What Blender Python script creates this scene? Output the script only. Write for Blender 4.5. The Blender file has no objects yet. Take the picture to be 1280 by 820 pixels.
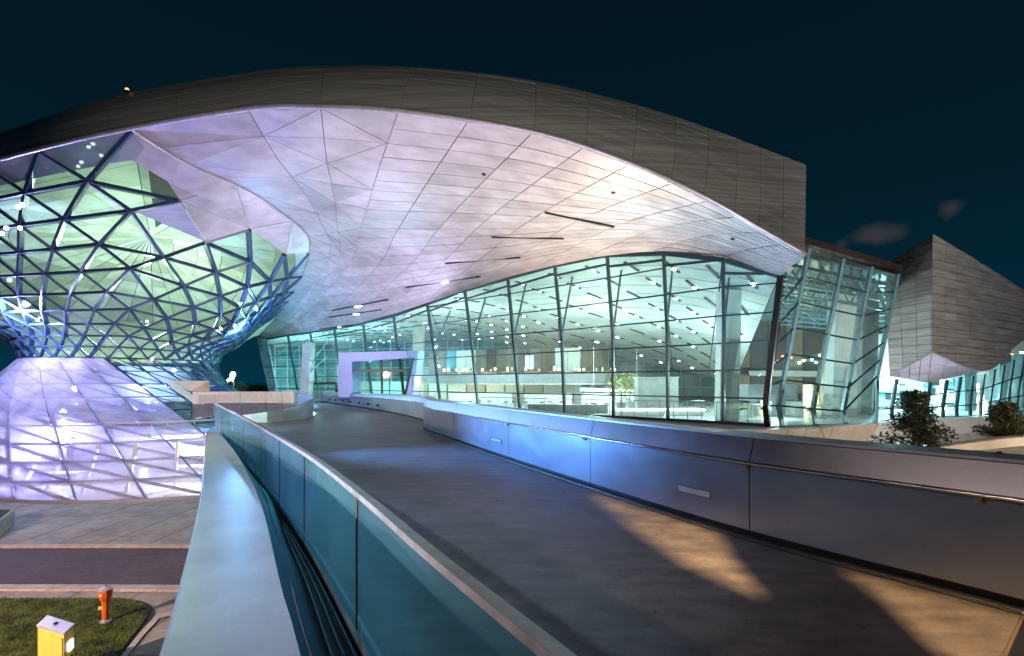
import bpy, math, random
from mathutils import Vector, Matrix
random.seed(7)
sc = bpy.context.scene
COL = sc.collection
EZ = 7.2          # eye height over the ground outside
DECK = 5.3        # level of the bridge deck and of the hall floor

# ------------------------------------------------------------------ camera
cam = bpy.data.cameras.new('camera'); cam_o = bpy.data.objects.new('camera', cam); COL.objects.link(cam_o)
cam_o.location = (0, 0, EZ); cam_o.rotation_euler = (math.pi/2, 0, 0)
cam.sensor_width = 36; cam.lens = 18; cam.shift_y = 68/1280
cam.clip_start = 0.05; cam.clip_end = 2000
sc.camera = cam_o
sc.view_settings.view_transform = 'Standard'; sc.view_settings.look = 'None'
sc.view_settings.exposure = 1.0; sc.view_settings.gamma = 1
sc.cycles.use_denoising = True
sc.cycles.max_bounces = 8; sc.cycles.transparent_max_bounces = 24
sc.cycles.diffuse_bounces = 3; sc.cycles.glossy_bounces = 3; sc.cycles.transmission_bounces = 4
sc.cycles.sample_clamp_indirect = 4; sc.cycles.caustics_reflective = False; sc.cycles.caustics_refractive = False

# ------------------------------------------------------------------ night sky
w = bpy.data.worlds.new('World'); sc.world = w; w.use_nodes = True
nt = w.node_tree; nt.nodes.clear()
def wn(t): return nt.nodes.new(t)
out = wn('ShaderNodeOutputWorld'); bg = wn('ShaderNodeBackground'); tc = wn('ShaderNodeTexCoord'); sx = wn('ShaderNodeSeparateXYZ')
rp = wn('ShaderNodeValToRGB'); nt.links.new(tc.outputs['Generated'], sx.inputs[0]); nt.links.new(sx.outputs[2], rp.inputs[0])
e = rp.color_ramp.elements
e[0].position = 0.0; e[0].color = (0.0005, 0.026, 0.048, 1); e[1].position = 0.6; e[1].color = (0.0007, 0.0062, 0.0115, 1)
m_ = e.new(0.16); m_.color = (0.0006, 0.014, 0.026, 1); m_ = e.new(0.3); m_.color = (0.0007, 0.0095, 0.0170, 1)
nz = wn('ShaderNodeTexNoise'); nz.inputs['Scale'].default_value = 16; nz.inputs['Detail'].default_value = 5
nt.links.new(tc.outputs['Generated'], nz.inputs[0])
def cloud(dx, dz, w_, h_, last):   # a faint sodium-lit cloud in one direction of the sky
    mp = wn('ShaderNodeMapping'); v = Vector((dx, 1, dz)).normalized(); mp.vector_type = 'POINT'
    mp.inputs['Location'].default_value = (-v.x/w_, -v.y/w_, -v.z/h_); mp.inputs['Scale'].default_value = (1/w_, 1/w_, 1/h_)
    ln = wn('ShaderNodeVectorMath'); ln.operation = 'LENGTH'; nt.links.new(tc.outputs['Generated'], mp.inputs[0]); nt.links.new(mp.outputs[0], ln.inputs[0])
    m1 = wn('ShaderNodeMath'); m1.operation = 'MULTIPLY_ADD'; m1.inputs[1].default_value = 2.4; nt.links.new(nz.outputs[0], m1.inputs[0])
    sb = wn('ShaderNodeMath'); sb.operation = 'MULTIPLY'; sb.inputs[1].default_value = -1; nt.links.new(ln.outputs['Value'], sb.inputs[0]); nt.links.new(sb.outputs[0], m1.inputs[2])
    mr = wn('ShaderNodeMapRange'); mr.inputs['From Min'].default_value = .35; mr.inputs['From Max'].default_value = 1.1; nt.links.new(m1.outputs[0], mr.inputs['Value'])
    if last is None: return mr.outputs[0]
    mx_ = wn('ShaderNodeMath'); mx_.operation = 'MAXIMUM'; nt.links.new(last, mx_.inputs[0]); nt.links.new(mr.outputs[0], mx_.inputs[1]); return mx_.outputs[0]
cl_ = None
for a_ in ((.69, .285, .05, .022), (.64, .27, .03, .016), (.86, .34, .022, .022), (.60, .265, .06, .012), (-1.6, .5, .09, .04), (2.2, .42, .1, .04)): cl_ = cloud(*a_, cl_)
cr = wn('ShaderNodeMixRGB'); cr.inputs[1].default_value = (0, 0, 0, 1); cr.inputs[2].default_value = (.026, .017, .012, 1); nt.links.new(cl_, cr.inputs[0])
ad = wn('ShaderNodeMixRGB'); ad.blend_type = 'ADD'; ad.inputs[0].default_value = 1
nt.links.new(rp.outputs[0], ad.inputs[1]); nt.links.new(cr.outputs[0], ad.inputs[2])
nt.links.new(ad.outputs[0], bg.inputs[0]); bg.inputs[1].default_value = .62
nt.links.new(bg.outputs[0], out.inputs[0])

def P(px, py, d): return Vector(((px-640)/640*d, d, EZ+(478-py)/640*d))
def PZ(px, z, d): return Vector(((px-640)/640*d, d, z))
def PX(v):  return (640+640*v.x/max(v.y, .01), 478-640*(v.z-EZ)/max(v.y, .01))

# ------------------------------------------------------------------ lights
def lamp(kind, loc, power, col, target=None, size=0.3, spot=60, blend=0.6):
    l = bpy.data.lights.new(kind.lower()+'_lamp', kind); l.energy = power; l.color = col
    o = bpy.data.objects.new('flood_or_fill_lamp', l); COL.objects.link(o); o.location = loc
    if kind == 'AREA': l.shape = 'DISK'; l.size = size
    else: l.shadow_soft_size = size*.3
    if kind == 'SPOT': l.spot_size = math.radians(spot); l.spot_blend = blend
    if target is not None:
        o.rotation_euler = (Vector(target)-Vector(loc)).to_track_quat('-Z', 'Y').to_euler()
    return o
VIO = (.50, .36, 1); WARM = (1, .74, .46); TEAL = (.25, .95, 1); ICE = (.62, .76, 1); WHITE = (1, .93, .82); SOD = (1, .66, .27); BLUE = (.12, .22, 1); LIME = (.84, 1, .66)
# uplights on the cloud roof
lamp('SPOT', (-12, 18, 1.0), 1900, (.56, .40, 1), (-11, 26, 18), .6, 100, .9)
lamp('SPOT', (-6, 24.5, 5.6), 760, (.70, .55, 1), (-6, 22, 17), .5, 130, .9)
lamp('SPOT', (1.5, 26, 5.6), 2900, (1, .74, .50), (1.0, 24.5, 15), .5, 125, 1)
lamp('SPOT', (8.0, 20.5, 5.6), 900, (.48, .68, 1), (9, 20.5, 12), .4, 120, .9)
lamp('SPOT', (-13, 38, 5.6), 1350, (.80, .68, 1), (-13, 36, 16), .5, 125, .9)
lamp('SPOT', (-22, 50, 5.6), 420, (.3, .9, 1), (-22, 50, 12), .5, 130, .9)
# inside the twisting glass cone
lamp('POINT', (-32, 44, 13.0), 2000, LIME, size=.8)
lamp('POINT', (-24, 34, 14.5), 450, (.7, 1, .5), size=.6)
lamp('POINT', (-35, 36, 12.0), 2700, (.5, .5, 1), size=.6)
lamp('POINT', (-23.5, 44, 11.5), 900, (.2, .5, 1), size=.6)
lamp('POINT', (-29, 41, 6.2), 1300, (.18, .25, 1), size=.5)
lamp('POINT', (-31, 35, 2.2), 1700, (.34, .36, 1), size=.5)
lamp('POINT', (-22, 36, 2.2), 2900, (1, .93, .86), size=.5)
lamp('SPOT', (-25, 24, .6), 2200, (.36, .34, 1), (-32, 36, 7), .5, 100, .9)
lamp('SPOT', (-17.5, 23, 1.2), 1000, (1, .72, .86), (-24, 33, 6), .5, 80, .9)
# the hall interior
for (x, y, z, p, c) in ((-24, 62, 8.5, 900, (.30, .92, 1)), (-14, 50, 8.5, 700, (.40, .95, 1)), (-4, 42, 9.0, 600, (.80, 1, .95)), (6, 37, 9.0, 480, (.9, 1, .95)),
                        (13, 33, 8.5, 300, (.75, 1, .98)), (-4, 50, 6.8, 500, (1, .86, .5)), (4, 38, 6.6, 260, (.9, 1, .9)),
                        (24, 33, 9.0, 420, (.35, .90, 1)), (22, 40, 7.0, 420, (1, .84, .5)), (14, 27, 6.2, 90, (.8, 1, .95)),
                        (27, 34, 6.8, 650, (.6, 1, 1)), (35, 38, 6.8, 500, (.5, .9, 1))):
    lamp('POINT', (x, y, z), p*1.25, (.25+.75*c[0], .1+.9*c[1], c[2]), size=.6)
# unseen lamps added around the bridge: sodium street light and coloured fill
lamp('SPOT', (-12, -3, 13), 1000, (1, .72, .56), (5, 7, 5.5), .6, 60, 1)  # broad warm fill for the near deck and parapet
lamp('SPOT', (14, 5, 10), 900, SOD, (15, 20, 5.5), .2, 60, .7)
lamp('SPOT', (20, 2, 3), 6500, (1, .93, .86), (20, 26, 10), .3, 60, .8)
lamp('SPOT', (-8, -8, 1.5), 8500, (1, .93, .84), (-4, 21, 21), .3, 64, .6)  # added below deck level to brighten the roof fascia
lamp('SPOT', (14, -6, 2), 7500, (1, .94, .86), (8, 21, 16), .3, 60, .8)  # added to brighten the right part of the fascia
lamp('SPOT', (-20, 2, 8.5), 10500, (1, .70, .60), (-16, 19, 0), .15, 110, .7)
lamp('SPOT', (-8.2, 14.0, 6.75), 5200, (.13, .40, 1), (-.4, 13.2, 7.3), .4, 62, 1)  # added for the blue that the parapet mirrors from the cone
lamp('SPOT', (-8, 4, 9), 700, (.36, .38, 1), (.6, 9.6, 5.8), .4, 46, .9)  # added violet wash on the parapet and deck
lamp('SPOT', (-8.5, 15, 8), 900, (.6, 1, .85), (-11.4, 24.6, 5.8), .3, 50, .9)  # added to brighten the curved end wall
lamp('SPOT', (-6.5, 1.0, 11), 1000, (.5, .85, 1), (-2.6, 5.0, DECK), .5, 56, .9)  # added cool fill for the balustrade glass

# ------------------------------------------------------------------ materials
def material(name, col, rough=.5, metal=0., vary=.12, scale=(3, 3, 3), bump=0., spec=.5, detail=5, objvary=.0, emit=None, stain=0):
    m = bpy.data.materials.new(name); m.use_nodes = True; n = m.node_tree; b = n.nodes['Principled BSDF']; L = n.links
    b.inputs['Roughness'].default_value = rough; b.inputs['Metallic'].default_value = metal; b.inputs['Specular IOR Level'].default_value = spec
    t = n.nodes.new('ShaderNodeTexCoord'); mp = n.nodes.new('ShaderNodeMapping'); mp.inputs['Scale'].default_value = scale
    nz = n.nodes.new('ShaderNodeTexNoise'); nz.inputs['Scale'].default_value = 1; nz.inputs['Detail'].default_value = detail; nz.inputs['Roughness'].default_value = .62
    g = n.nodes.new('ShaderNodeNewGeometry')
    L.new(g.outputs['Position'], mp.inputs[0]); L.new(mp.outputs[0], nz.inputs[0])
    rp = n.nodes.new('ShaderNodeValToRGB')
    c0 = [max(0, c*(1-vary*1.6)) for c in col]; c1 = [min(1, c*(1+vary*1.4)) for c in col]
    rp.color_ramp.elements[0].position = .3; rp.color_ramp.elements[1].position = .7
    rp.color_ramp.elements[0].color = (*c0, 1); rp.color_ramp.elements[1].color = (*c1, 1)
    L.new(nz.outputs[0], rp.inputs[0]); last = rp.outputs[0]
    if objvary:
        oi = n.nodes.new('ShaderNodeObjectInfo'); mr = n.nodes.new('ShaderNodeMapRange')
        mr.inputs['To Min'].default_value = 1-objvary; mr.inputs['To Max'].default_value = 1+objvary
        hs = n.nodes.new('ShaderNodeHueSaturation'); L.new(oi.outputs['Random'], mr.inputs['Value'])
        L.new(mr.outputs[0], hs.inputs['Value']); L.new(last, hs.inputs['Color']); last = hs.outputs[0]
    if stain:
        for sc__, lo, hi in ((.45, 1-stain, 1+stain*.4), (45, 1-stain*.7, 1+stain*.7), (4.5, 1-stain*.4, 1+stain*.3)):
            n2 = n.nodes.new('ShaderNodeTexNoise'); n2.inputs['Scale'].default_value = sc__; n2.inputs['Detail'].default_value = 6; n2.inputs['Roughness'].default_value = .7
            L.new(g.outputs['Position'], n2.inputs[0]); m2 = n.nodes.new('ShaderNodeMapRange'); m2.inputs['From Min'].default_value = .35; m2.inputs['From Max'].default_value = .65
            m2.inputs['To Min'].default_value = lo; m2.inputs['To Max'].default_value = hi; L.new(n2.outputs[0], m2.inputs['Value'])
            h2 = n.nodes.new('ShaderNodeHueSaturation'); L.new(m2.outputs[0], h2.inputs['Value']); L.new(last, h2.inputs['Color']); last = h2.outputs[0]
    L.new(last, b.inputs['Base Color'])
    mr = n.nodes.new('ShaderNodeMapRange'); mr.inputs['To Min'].default_value = max(.03, rough-.12); mr.inputs['To Max'].default_value = min(1, rough+.12)
    L.new(nz.outputs[0], mr.inputs['Value']); L.new(mr.outputs[0], b.inputs['Roughness'])
    if bump:
        bp = n.nodes.new('ShaderNodeBump'); bp.inputs['Strength'].default_value = bump; bp.inputs['Distance'].default_value = .02
        L.new(nz.outputs[0], bp.inputs['Height']); L.new(bp.outputs[0], b.inputs['Normal'])
    if emit:
        b.inputs['Emission Color'].default_value = (*emit[0], 1); b.inputs['Emission Strength'].default_value = emit[1]
    return m
def glass(name, tint, reflect=.10, frost=0., frost_col=(.8, .8, .85), rough=.03):
    m = bpy.data.materials.new(name); m.use_nodes = True; n = m.node_tree; n.nodes.clear(); L = n.links
    o = n.nodes.new('ShaderNodeOutputMaterial'); tr = n.nodes.new('ShaderNodeBsdfTransparent'); tr.inputs[0].default_value = (*tint, 1)
    gl = n.nodes.new('ShaderNodeBsdfGlossy'); gl.inputs['Roughness'].default_value = rough
    fr = n.nodes.new('ShaderNodeLayerWeight'); fr.inputs[0].default_value = .5; pw = n.nodes.new('ShaderNodeMath'); pw.operation = 'POWER'; pw.inputs[1].default_value = 4; L.new(fr.outputs['Facing'], pw.inputs[0])
    mx = n.nodes.new('ShaderNodeMixShader'); ma = n.nodes.new('ShaderNodeMath'); ma.operation = 'MULTIPLY_ADD'; ma.inputs[1].default_value = .30; ma.inputs[2].default_value = reflect*.35
    L.new(pw.outputs[0], ma.inputs[0]); L.new(ma.outputs[0], mx.inputs[0]); L.new(tr.outputs[0], mx.inputs[1]); L.new(gl.outputs[0], mx.inputs[2])
    last = mx.outputs[0]
    if frost:
        df = n.nodes.new('ShaderNodeBsdfDiffuse'); df.inputs[0].default_value = (*frost_col, 1)
        tl = n.nodes.new('ShaderNodeBsdfTranslucent'); tl.inputs[0].default_value = (*frost_col, 1)
        m1 = n.nodes.new('ShaderNodeMixShader'); m1.inputs[0].default_value = .5; L.new(df.outputs[0], m1.inputs[1]); L.new(tl.outputs[0], m1.inputs[2])
        m2 = n.nodes.new('ShaderNodeMixShader'); nz = n.nodes.new('ShaderNodeTexNoise'); nz.inputs['Scale'].default_value = .6; nz.inputs['Detail'].default_value = 4
        g = n.nodes.new('ShaderNodeNewGeometry'); L.new(g.outputs['Position'], nz.inputs[0])
        mr = n.nodes.new('ShaderNodeMapRange'); mr.inputs['From Min'].default_value = .3; mr.inputs['From Max'].default_value = .7
        mr.inputs['To Min'].default_value = frost*.6; mr.inputs['To Max'].default_value = min(1, frost*1.35)
        L.new(nz.outputs[0], mr.inputs['Value']); L.new(mr.outputs[0], m2.inputs[0]); L.new(last, m2.inputs[1]); L.new(m1.outputs[0], m2.inputs[2]); last = m2.outputs[0]
    L.new(last, o.inputs[0]); return m
def emission(name, col, s):
    m = bpy.data.materials.new(name); m.use_nodes = True; n = m.node_tree; n.nodes.clear()
    o = n.nodes.new('ShaderNodeOutputMaterial'); em = n.nodes.new('ShaderNodeEmission'); em.inputs[0].default_value = (*col, 1); em.inputs[1].default_value = s
    n.links.new(em.outputs[0], o.inputs[0]); return m

M = dict(
    soffit=material('brushed_soffit_steel', (.52, .50, .55), .45, .40, .13, (.6, 1.4, 2.0), .08, objvary=.11),
    soffit_back=material('dark_joint', (.02, .02, .025), .8),
    fascia=material('weathered_fascia_steel', (.25, .24, .22), .5, .35, .20, (.06, .06, 10), .06, objvary=.10),
    trim=material('pale_roof_edge', (.55, .50, .58), .35, .5, .1),
    boxsteel=material('grey_pavilion_steel', (.34, .33, .32), .55, .3, .22, (.5, .5, 8), .15, objvary=.10),
    strut=material('blue_grey_steel_strut', (.05, .085, .17), .35, .3, .15),
    mull=material('teal_grey_mullion', (.035, .075, .09), .38, .35, .15),
    mull_light=material('pale_teal_mullion', (.14, .27, .31), .4, .3, .12),
    black=material('black_steel', (.012, .012, .014), .45, .2, .2),
    brown=material('dark_brown_steel', (.045, .03, .027), .5, .3, .2),
    glass=glass('clear_facade_glass', (.82, .97, .97), .10, .05, (.85, .95, .95)),
    coneglass=glass('cone_glass', (.86, .95, .96), .12),
    frost=glass('perforated_cladding', (.88, .86, .96), .05, .46, (.82, .78, .88)),
    balglass=glass('balustrade_glass', (.42, .74, .80), .14, .24, (.34, .68, .86), rough=.04),
    ceil=material('hall_ceiling', (.56, .58, .56), .6, .05, .10, (.6, .6, .6), objvary=.10),
    conceil=material('cone_ceiling', (.56, .60, .48), .6, 0, .14, (.6, .6, .6), objvary=.30),
    floor=material('hall_floor', (.55, .57, .55), .35, 0, .10, (.8, .8, .8)),
    concrete=material('pale_concrete', (.46, .45, .43), .7, 0, .14, (1.5, 1.5, 1.5), .15),
    white=material('white_paint', (.72, .72, .70), .5, 0, .06),
    greyp=material('grey_paint', (.30, .31, .33), .5, 0, .08),
    deck=material('bridge_deck_asphalt', (.20, .165, .175), .58, 0, .30, (1.6, 4.2, 3), .28, detail=10, stain=.28),
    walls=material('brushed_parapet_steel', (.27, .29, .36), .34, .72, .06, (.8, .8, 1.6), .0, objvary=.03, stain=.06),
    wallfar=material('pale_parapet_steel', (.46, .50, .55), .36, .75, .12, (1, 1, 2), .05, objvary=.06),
    coping=material('satin_coping', (.46, .52, .56), .42, .5, .10, (2, 2, 2)),
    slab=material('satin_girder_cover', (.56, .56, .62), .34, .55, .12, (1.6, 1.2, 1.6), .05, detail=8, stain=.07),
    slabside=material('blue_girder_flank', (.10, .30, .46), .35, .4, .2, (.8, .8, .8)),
    chrome=material('handrail_steel', (.62, .58, .58), .2, .95, .05),
    brass=material('warm_bracket', (.45, .30, .14), .35, .8, .1),
    toprail=material('concrete_top_rail', (.50, .48, .53), .55, .2, .16, (6, 6, 6), .12, stain=.14),
    asphalt=material('road_asphalt', (.10, .062, .078), .8, 0, .30, (4, 4, 4), .5, detail=8, stain=.3),
    paving=material('warm_paving', (.34, .29, .25), .75, 0, .22, (1.4, 1.4, 1.4), .25, detail=7, objvary=.07, stain=.25),
    kerb=material('kerb_stone', (.46, .41, .37), .75, 0, .16, (4, 4, 4), .2, objvary=.07),
    soil=material('dark_soil', (.035, .026, .022), .95, 0, .4, (8, 8, 8), .6),
    grass=material('lawn_grass', (.085, .115, .016), .75, 0, .55, (2.5, 2.5, 2.5), 0, objvary=0),
    ground=material('far_ground', (.05, .045, .04), .9, 0, .3),
    cream=material('cream_parapet', (.52, .44, .35), .6, 0, .12, (.8, .8, .8), .05, objvary=.06),
    yellow=material('yellow_lacquer', (.88, .64, .12), .35, 0, .05),
    lilac=material('pale_lid', (.50, .48, .62), .35, .2, .08),
    red=material('hydrant_red', (.80, .15, .02), .42, 0, .15),
    leaf=material('dark_leaf', (.045, .046, .014), .6, 0, .4, (4, 4, 4)),
    bark=material('bark', (.08, .06, .045), .9, 0, .3, (8, 8, 2), .5),
    shop=material('brown_panelling', (.17, .13, .09), .6, 0, .25, (2, 2, .4), objvary=.2),
    wood=material('oak_counter', (.34, .22, .12), .55, 0, .2),
    backteal=material('night_glass_teal', (.02, .27, .31), .25, 0, .4, (.3, .3, .3)),
    portal=material('portal_frame', (.24, .36, .86), .4, .4, .12, (.6, .6, .6), objvary=.05),
    foliage_far=material('floodlit_far_foliage', (.05, .12, .05), .8, 0, .5, (2, 2, 2)),
    e_strip=emission('cool_ceiling_light', (.85, .97, 1), 9),
    e_warm=emission('warm_light', (1, .74, .38), 7),
    e_white=emission('white_light', (.95, 1, 1), 6),
    e_teal=emission('teal_light', (.35, .95, 1), 4),
    e_orange=emission('orange_shelf_light', (1, .38, .12), 1.6),
    e_blue=emission('blue_screen', (.25, .55, 1), 4),
    e_flood=emission('floodlight', (.75, 1, .95), 40),
    e_vio=emission('violet_light', (.55, .5, 1), 8),
)

# ------------------------------------------------------------------ mesh helpers
class MB:
    def __init__(s): s.v = []; s.f = []
    def add(s, vs, fs):
        k = len(s.v); s.v += [tuple(v) for v in vs]; s.f += [tuple(i+k for i in f) for f in fs]; return s
    def hexa(s, a, b): # two 4-loops
        return s.add(list(a)+list(b), [(3, 2, 1, 0), (4, 5, 6, 7), (0, 1, 5, 4), (1, 2, 6, 5), (2, 3, 7, 6), (3, 0, 4, 7)])
    def box(s, c, sx, sy, sz, rz=0):
        R = Matrix.Rotation(rz, 3, 'Z'); c = Vector(c)
        q = lambda x, y, z: c + R @ Vector((x*sx/2, y*sy/2, z*sz/2))
        return s.hexa([q(-1, -1, -1), q(1, -1, -1), q(1, 1, -1), q(-1, 1, -1)], [q(-1, -1, 1), q(1, -1, 1), q(1, 1, 1), q(-1, 1, 1)])
    def beam(s, p, q, w, h=None, up=(0, 0, 1)):
        h = h or w; p = Vector(p); q = Vector(q); d = (q-p).normalized(); up = Vector(up)
        if abs(d.dot(up)) > .97: up = Vector((0, 1, 0))
        x = d.cross(up).normalized()*w/2; y = x.cross(d).normalized()*h/2
        return s.hexa([p-x-y, p+x-y, p+x+y, p-x+y], [q-x-y, q+x-y, q+x+y, q-x+y])
    def tube(s, pts, r, n=8, cap=True):
        pts = [Vector(p) for p in pts]; rs = r if isinstance(r, (list, tuple)) else [r]*len(pts); k = len(s.v); base = []
        for i, p in enumerate(pts):
            d = (pts[min(i+1, len(pts)-1)]-pts[max(i-1, 0)]).normalized(); up = Vector((0, 0, 1)) if abs(d.z) < .95 else Vector((0, 1, 0))
            x = d.cross(up).normalized(); y = x.cross(d)
            base += [p+(x*math.cos(2*math.pi*j/n)+y*math.sin(2*math.pi*j/n))*rs[i] for j in range(n)]
        f = [(i*n+j, i*n+(j+1) % n, (i+1)*n+(j+1) % n, (i+1)*n+j) for i in range(len(pts)-1) for j in range(n)]
        if cap: f += [tuple(range(n-1, -1, -1)), tuple((len(pts)-1)*n+j for j in range(n))]
        return s.add(base, f)
    def lathe(s, prof, c, n=20):
        c = Vector(c); v = [c+Vector((r*math.cos(2*math.pi*j/n), r*math.sin(2*math.pi*j/n), z)) for r, z in prof for j in range(n)]
        f = [(i*n+j, i*n+(j+1) % n, (i+1)*n+(j+1) % n, (i+1)*n+j) for i in range(len(prof)-1) for j in range(n)]
        f += [tuple(range(n-1, -1, -1)), tuple((len(prof)-1)*n+j for j in range(n))]
        return s.add(v, f)
    def poly(s, top, thick, down=Vector((0, 0, -1))):
        n = len(top); a = [Vector(p) for p in top]; b = [p+down*thick for p in a]
        return s.add(a+b, [tuple(range(n)), tuple(range(2*n-1, n-1, -1))]+[(i, i+n, (i+1) % n+n, (i+1) % n) for i in range(n)])
    def ribbon(s, A, B, thick, nrm=None):  # two polylines joined, given thickness along nrm (or per-cell normal)
        n = len(A); A = [Vector(a) for a in A]; B = [Vector(b) for b in B]; v = []
        for i in range(n):
            if nrm is None:
                t = (A[min(i+1, n-1)]-A[max(i-1, 0)]).cross(B[i]-A[i]).normalized()
            else: t = Vector(nrm)
            v += [A[i], B[i], B[i]+t*thick, A[i]+t*thick]
        f = []
        for i in range(n-1):
            for j in range(4): f.append((i*4+j, i*4+(j+1) % 4, (i+1)*4+(j+1) % 4, (i+1)*4+j))
        f += [(3, 2, 1, 0), tuple((n-1)*4+j for j in range(4))]
        return s.add(v, f)
    def build(s, name, mat, parent=None, smooth=False, bevel=0):
        me = bpy.data.meshes.new(name); me.from_pydata(s.v, [], s.f); me.update()
        me.materials.append(M[mat] if isinstance(mat, str) else mat)
        if smooth: me.shade_smooth() if hasattr(me, 'shade_smooth') else None
        o = bpy.data.objects.new(name, me); COL.objects.link(o)
        if parent: o.parent = parent
        if bevel:
            b = o.modifiers.new('bevel', 'BEVEL'); b.width = bevel; b.segments = 2; b.limit_method = 'ANGLE'
        return o
def thing(name, label, cat, group=None, loc=(0, 0, 0)):
    o = bpy.data.objects.new(name, None); o.location = (0, 0, 0); COL.objects.link(o); o.empty_display_size = .3
    return tag(o, label, cat, group)
def tag(o, label=None, cat=None, group=None, kind=None):
    if label: o['label'] = label
    if cat: o['category'] = cat
    if group: o['group'] = group
    if kind: o['kind'] = kind
    return o
def recentre(root, loc):   # move a thing's origin to its base; the parts keep their places
    loc = Vector(loc); root.location = loc
    for c in root.children: c.location = c.location-loc
def curve(pts, n=None, step=None):   # Catmull-Rom through points, resampled
    pts = [Vector(p) for p in pts]; fine = []
    for i in range(len(pts)-1):
        p0 = pts[max(i-1, 0)]; p1 = pts[i]; p2 = pts[i+1]; p3 = pts[min(i+2, len(pts)-1)]
        for k in range(12):
            t = k/12; fine.append(.5*((2*p1)+(-p0+p2)*t+(2*p0-5*p1+4*p2-p3)*t*t+(-p0+3*p1-3*p2+p3)*t**3))
    fine.append(pts[-1]); L = [0]
    for a, b in zip(fine, fine[1:]): L.append(L[-1]+(b-a).length)
    if step: n = max(2, int(L[-1]/step)+1)
    out = []; j = 0
    for i in range(n):
        s = L[-1]*i/(n-1)
        while j < len(L)-2 and L[j+1] < s: j += 1
        t = (s-L[j])/max(1e-9, L[j+1]-L[j]); out.append(fine[j].lerp(fine[j+1], t))
    return out
def keyed(keys):   # piecewise curve: list of (u, Vector) -> function of u, smooth (Catmull-Rom)
    us = [k[0] for k in keys]; ps = [Vector(k[1]) for k in keys]
    def f(u):
        u = min(max(u, us[0]), us[-1]); i = 0
        while i < len(us)-2 and us[i+1] < u: i += 1
        h = us[i+1]-us[i]; t = (u-us[i])/h
        def tan(k):
            if k == 0: return (ps[1]-ps[0])/(us[1]-us[0])
            if k == len(us)-1: return (ps[-1]-ps[-2])/(us[-1]-us[-2])
            return (ps[k+1]-ps[k-1])/(us[k+1]-us[k-1])
        m0 = tan(i)*h; m1 = tan(i+1)*h
        return (2*t**3-3*t*t+1)*ps[i]+(t**3-2*t*t+t)*m0+(-2*t**3+3*t*t)*ps[i+1]+(t**3-t*t)*m1
    return f
EYE = Vector((0, 0, EZ))
def panel_from(S, u0, u1, v0, v1, nu, nv, gap, thick, away=EYE, lift=0.):
    """a thick plate lying on the surface S over one cell, its joint gap taken off all round"""
    uc = (u0+u1)/2; vc = (v0+v1)/2
    lu = (S(u1, vc)-S(u0, vc)).length; lv = (S(uc, v1)-S(uc, v0)).length
    if lu < gap*2.5 or lv < gap*2.5: return None
    du = (u1-u0)*gap/lu; dv = (v1-v0)*gap/lv; u0 += du; u1 -= du; v0 += dv; v1 -= dv
    g = [[S(u0+(u1-u0)*i/nu, v0+(v1-v0)*j/nv) for j in range(nv+1)] for i in range(nu+1)]
    n = (g[-1][0]-g[0][0]+g[-1][-1]-g[0][-1]).cross(g[0][-1]-g[0][0]+g[-1][-1]-g[-1][0]).normalized()
    if n.dot(away-g[0][0]) < 0: n = -n
    top = [p+n*lift for r in g for p in r]; bot = [p-n*(thick-lift) for r in g for p in r]; W = nv+1; N = len(top); f = []
    for i in range(nu):
        for j in range(nv):
            a = i*W+j; f += [(a, a+W, a+W+1, a+1), (a+N, a+N+1, a+N+W+1, a+N+W)]
    rim = [i*W for i in range(nu+1)]+[nu*W+j for j in range(1, nv+1)]+[i*W+nv for i in range(nu-1, -1, -1)]+[j for j in range(nv-1, 0, -1)]
    for a, b in zip(rim, rim[1:]+rim[:1]): f.append((a, a+N, b+N, b))
    mb = MB(); mb.add(top+bot, f); return mb
def sheet(S, nu, nv, off=0., away=EYE, u=(0, 1), v=(0, 1)):
    g = [[S(u[0]+(u[1]-u[0])*i/nu, v[0]+(v[1]-v[0])*j/nv) for j in range(nv+1)] for i in range(nu+1)]; vs = []
    for i in range(nu+1):
        for j in range(nv+1):
            a = g[min(i+1, nu)][j]-g[max(i-1, 0)][j]; b = g[i][min(j+1, nv)]-g[i][max(j-1, 0)]; n = a.cross(b)
            n = n.normalized() if n.length > 1e-9 else Vector((0, 0, 1))
            if n.dot(away-g[i][j]) < 0: n = -n
            vs.append(g[i][j]-n*off)
    return MB().add(vs, [(i*(nv+1)+j, (i+1)*(nv+1)+j, (i+1)*(nv+1)+j+1, i*(nv+1)+j+1) for i in range(nu) for j in range(nv)])
def on_screen_size(pts):
    q = [PX(p) for p in pts if p.y > .3]
    if len(q) < len(pts): return 0
    x0 = max(0, min(a for a, b in q)); x1 = min(1280, max(a for a, b in q)); y0 = max(0, min(b for a, b in q)); y1 = min(820, max(b for a, b in q))
    return max(0, x1-x0)*max(0, y1-y0)
def pieces(name, items, mat, parent, limit=285, stuff=None):
    """items: list of (MB, sample points, front?) - the largest become parts, the rest one joined part"""
    items = [it for it in items if it[0] is not None]
    items.sort(key=lambda it: -on_screen_size(it[1])*(1 if it[2] else .0001))
    for mb, _, _ in items[:limit]: mb.build(name, mat, parent)
    if items[limit:]:
        r = MB()
        for mb, _, _ in items[limit:]: r.add(mb.v, mb.f)
        tag(r.build(stuff or name, mat, parent), kind='stuff')
_unit = {}
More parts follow.
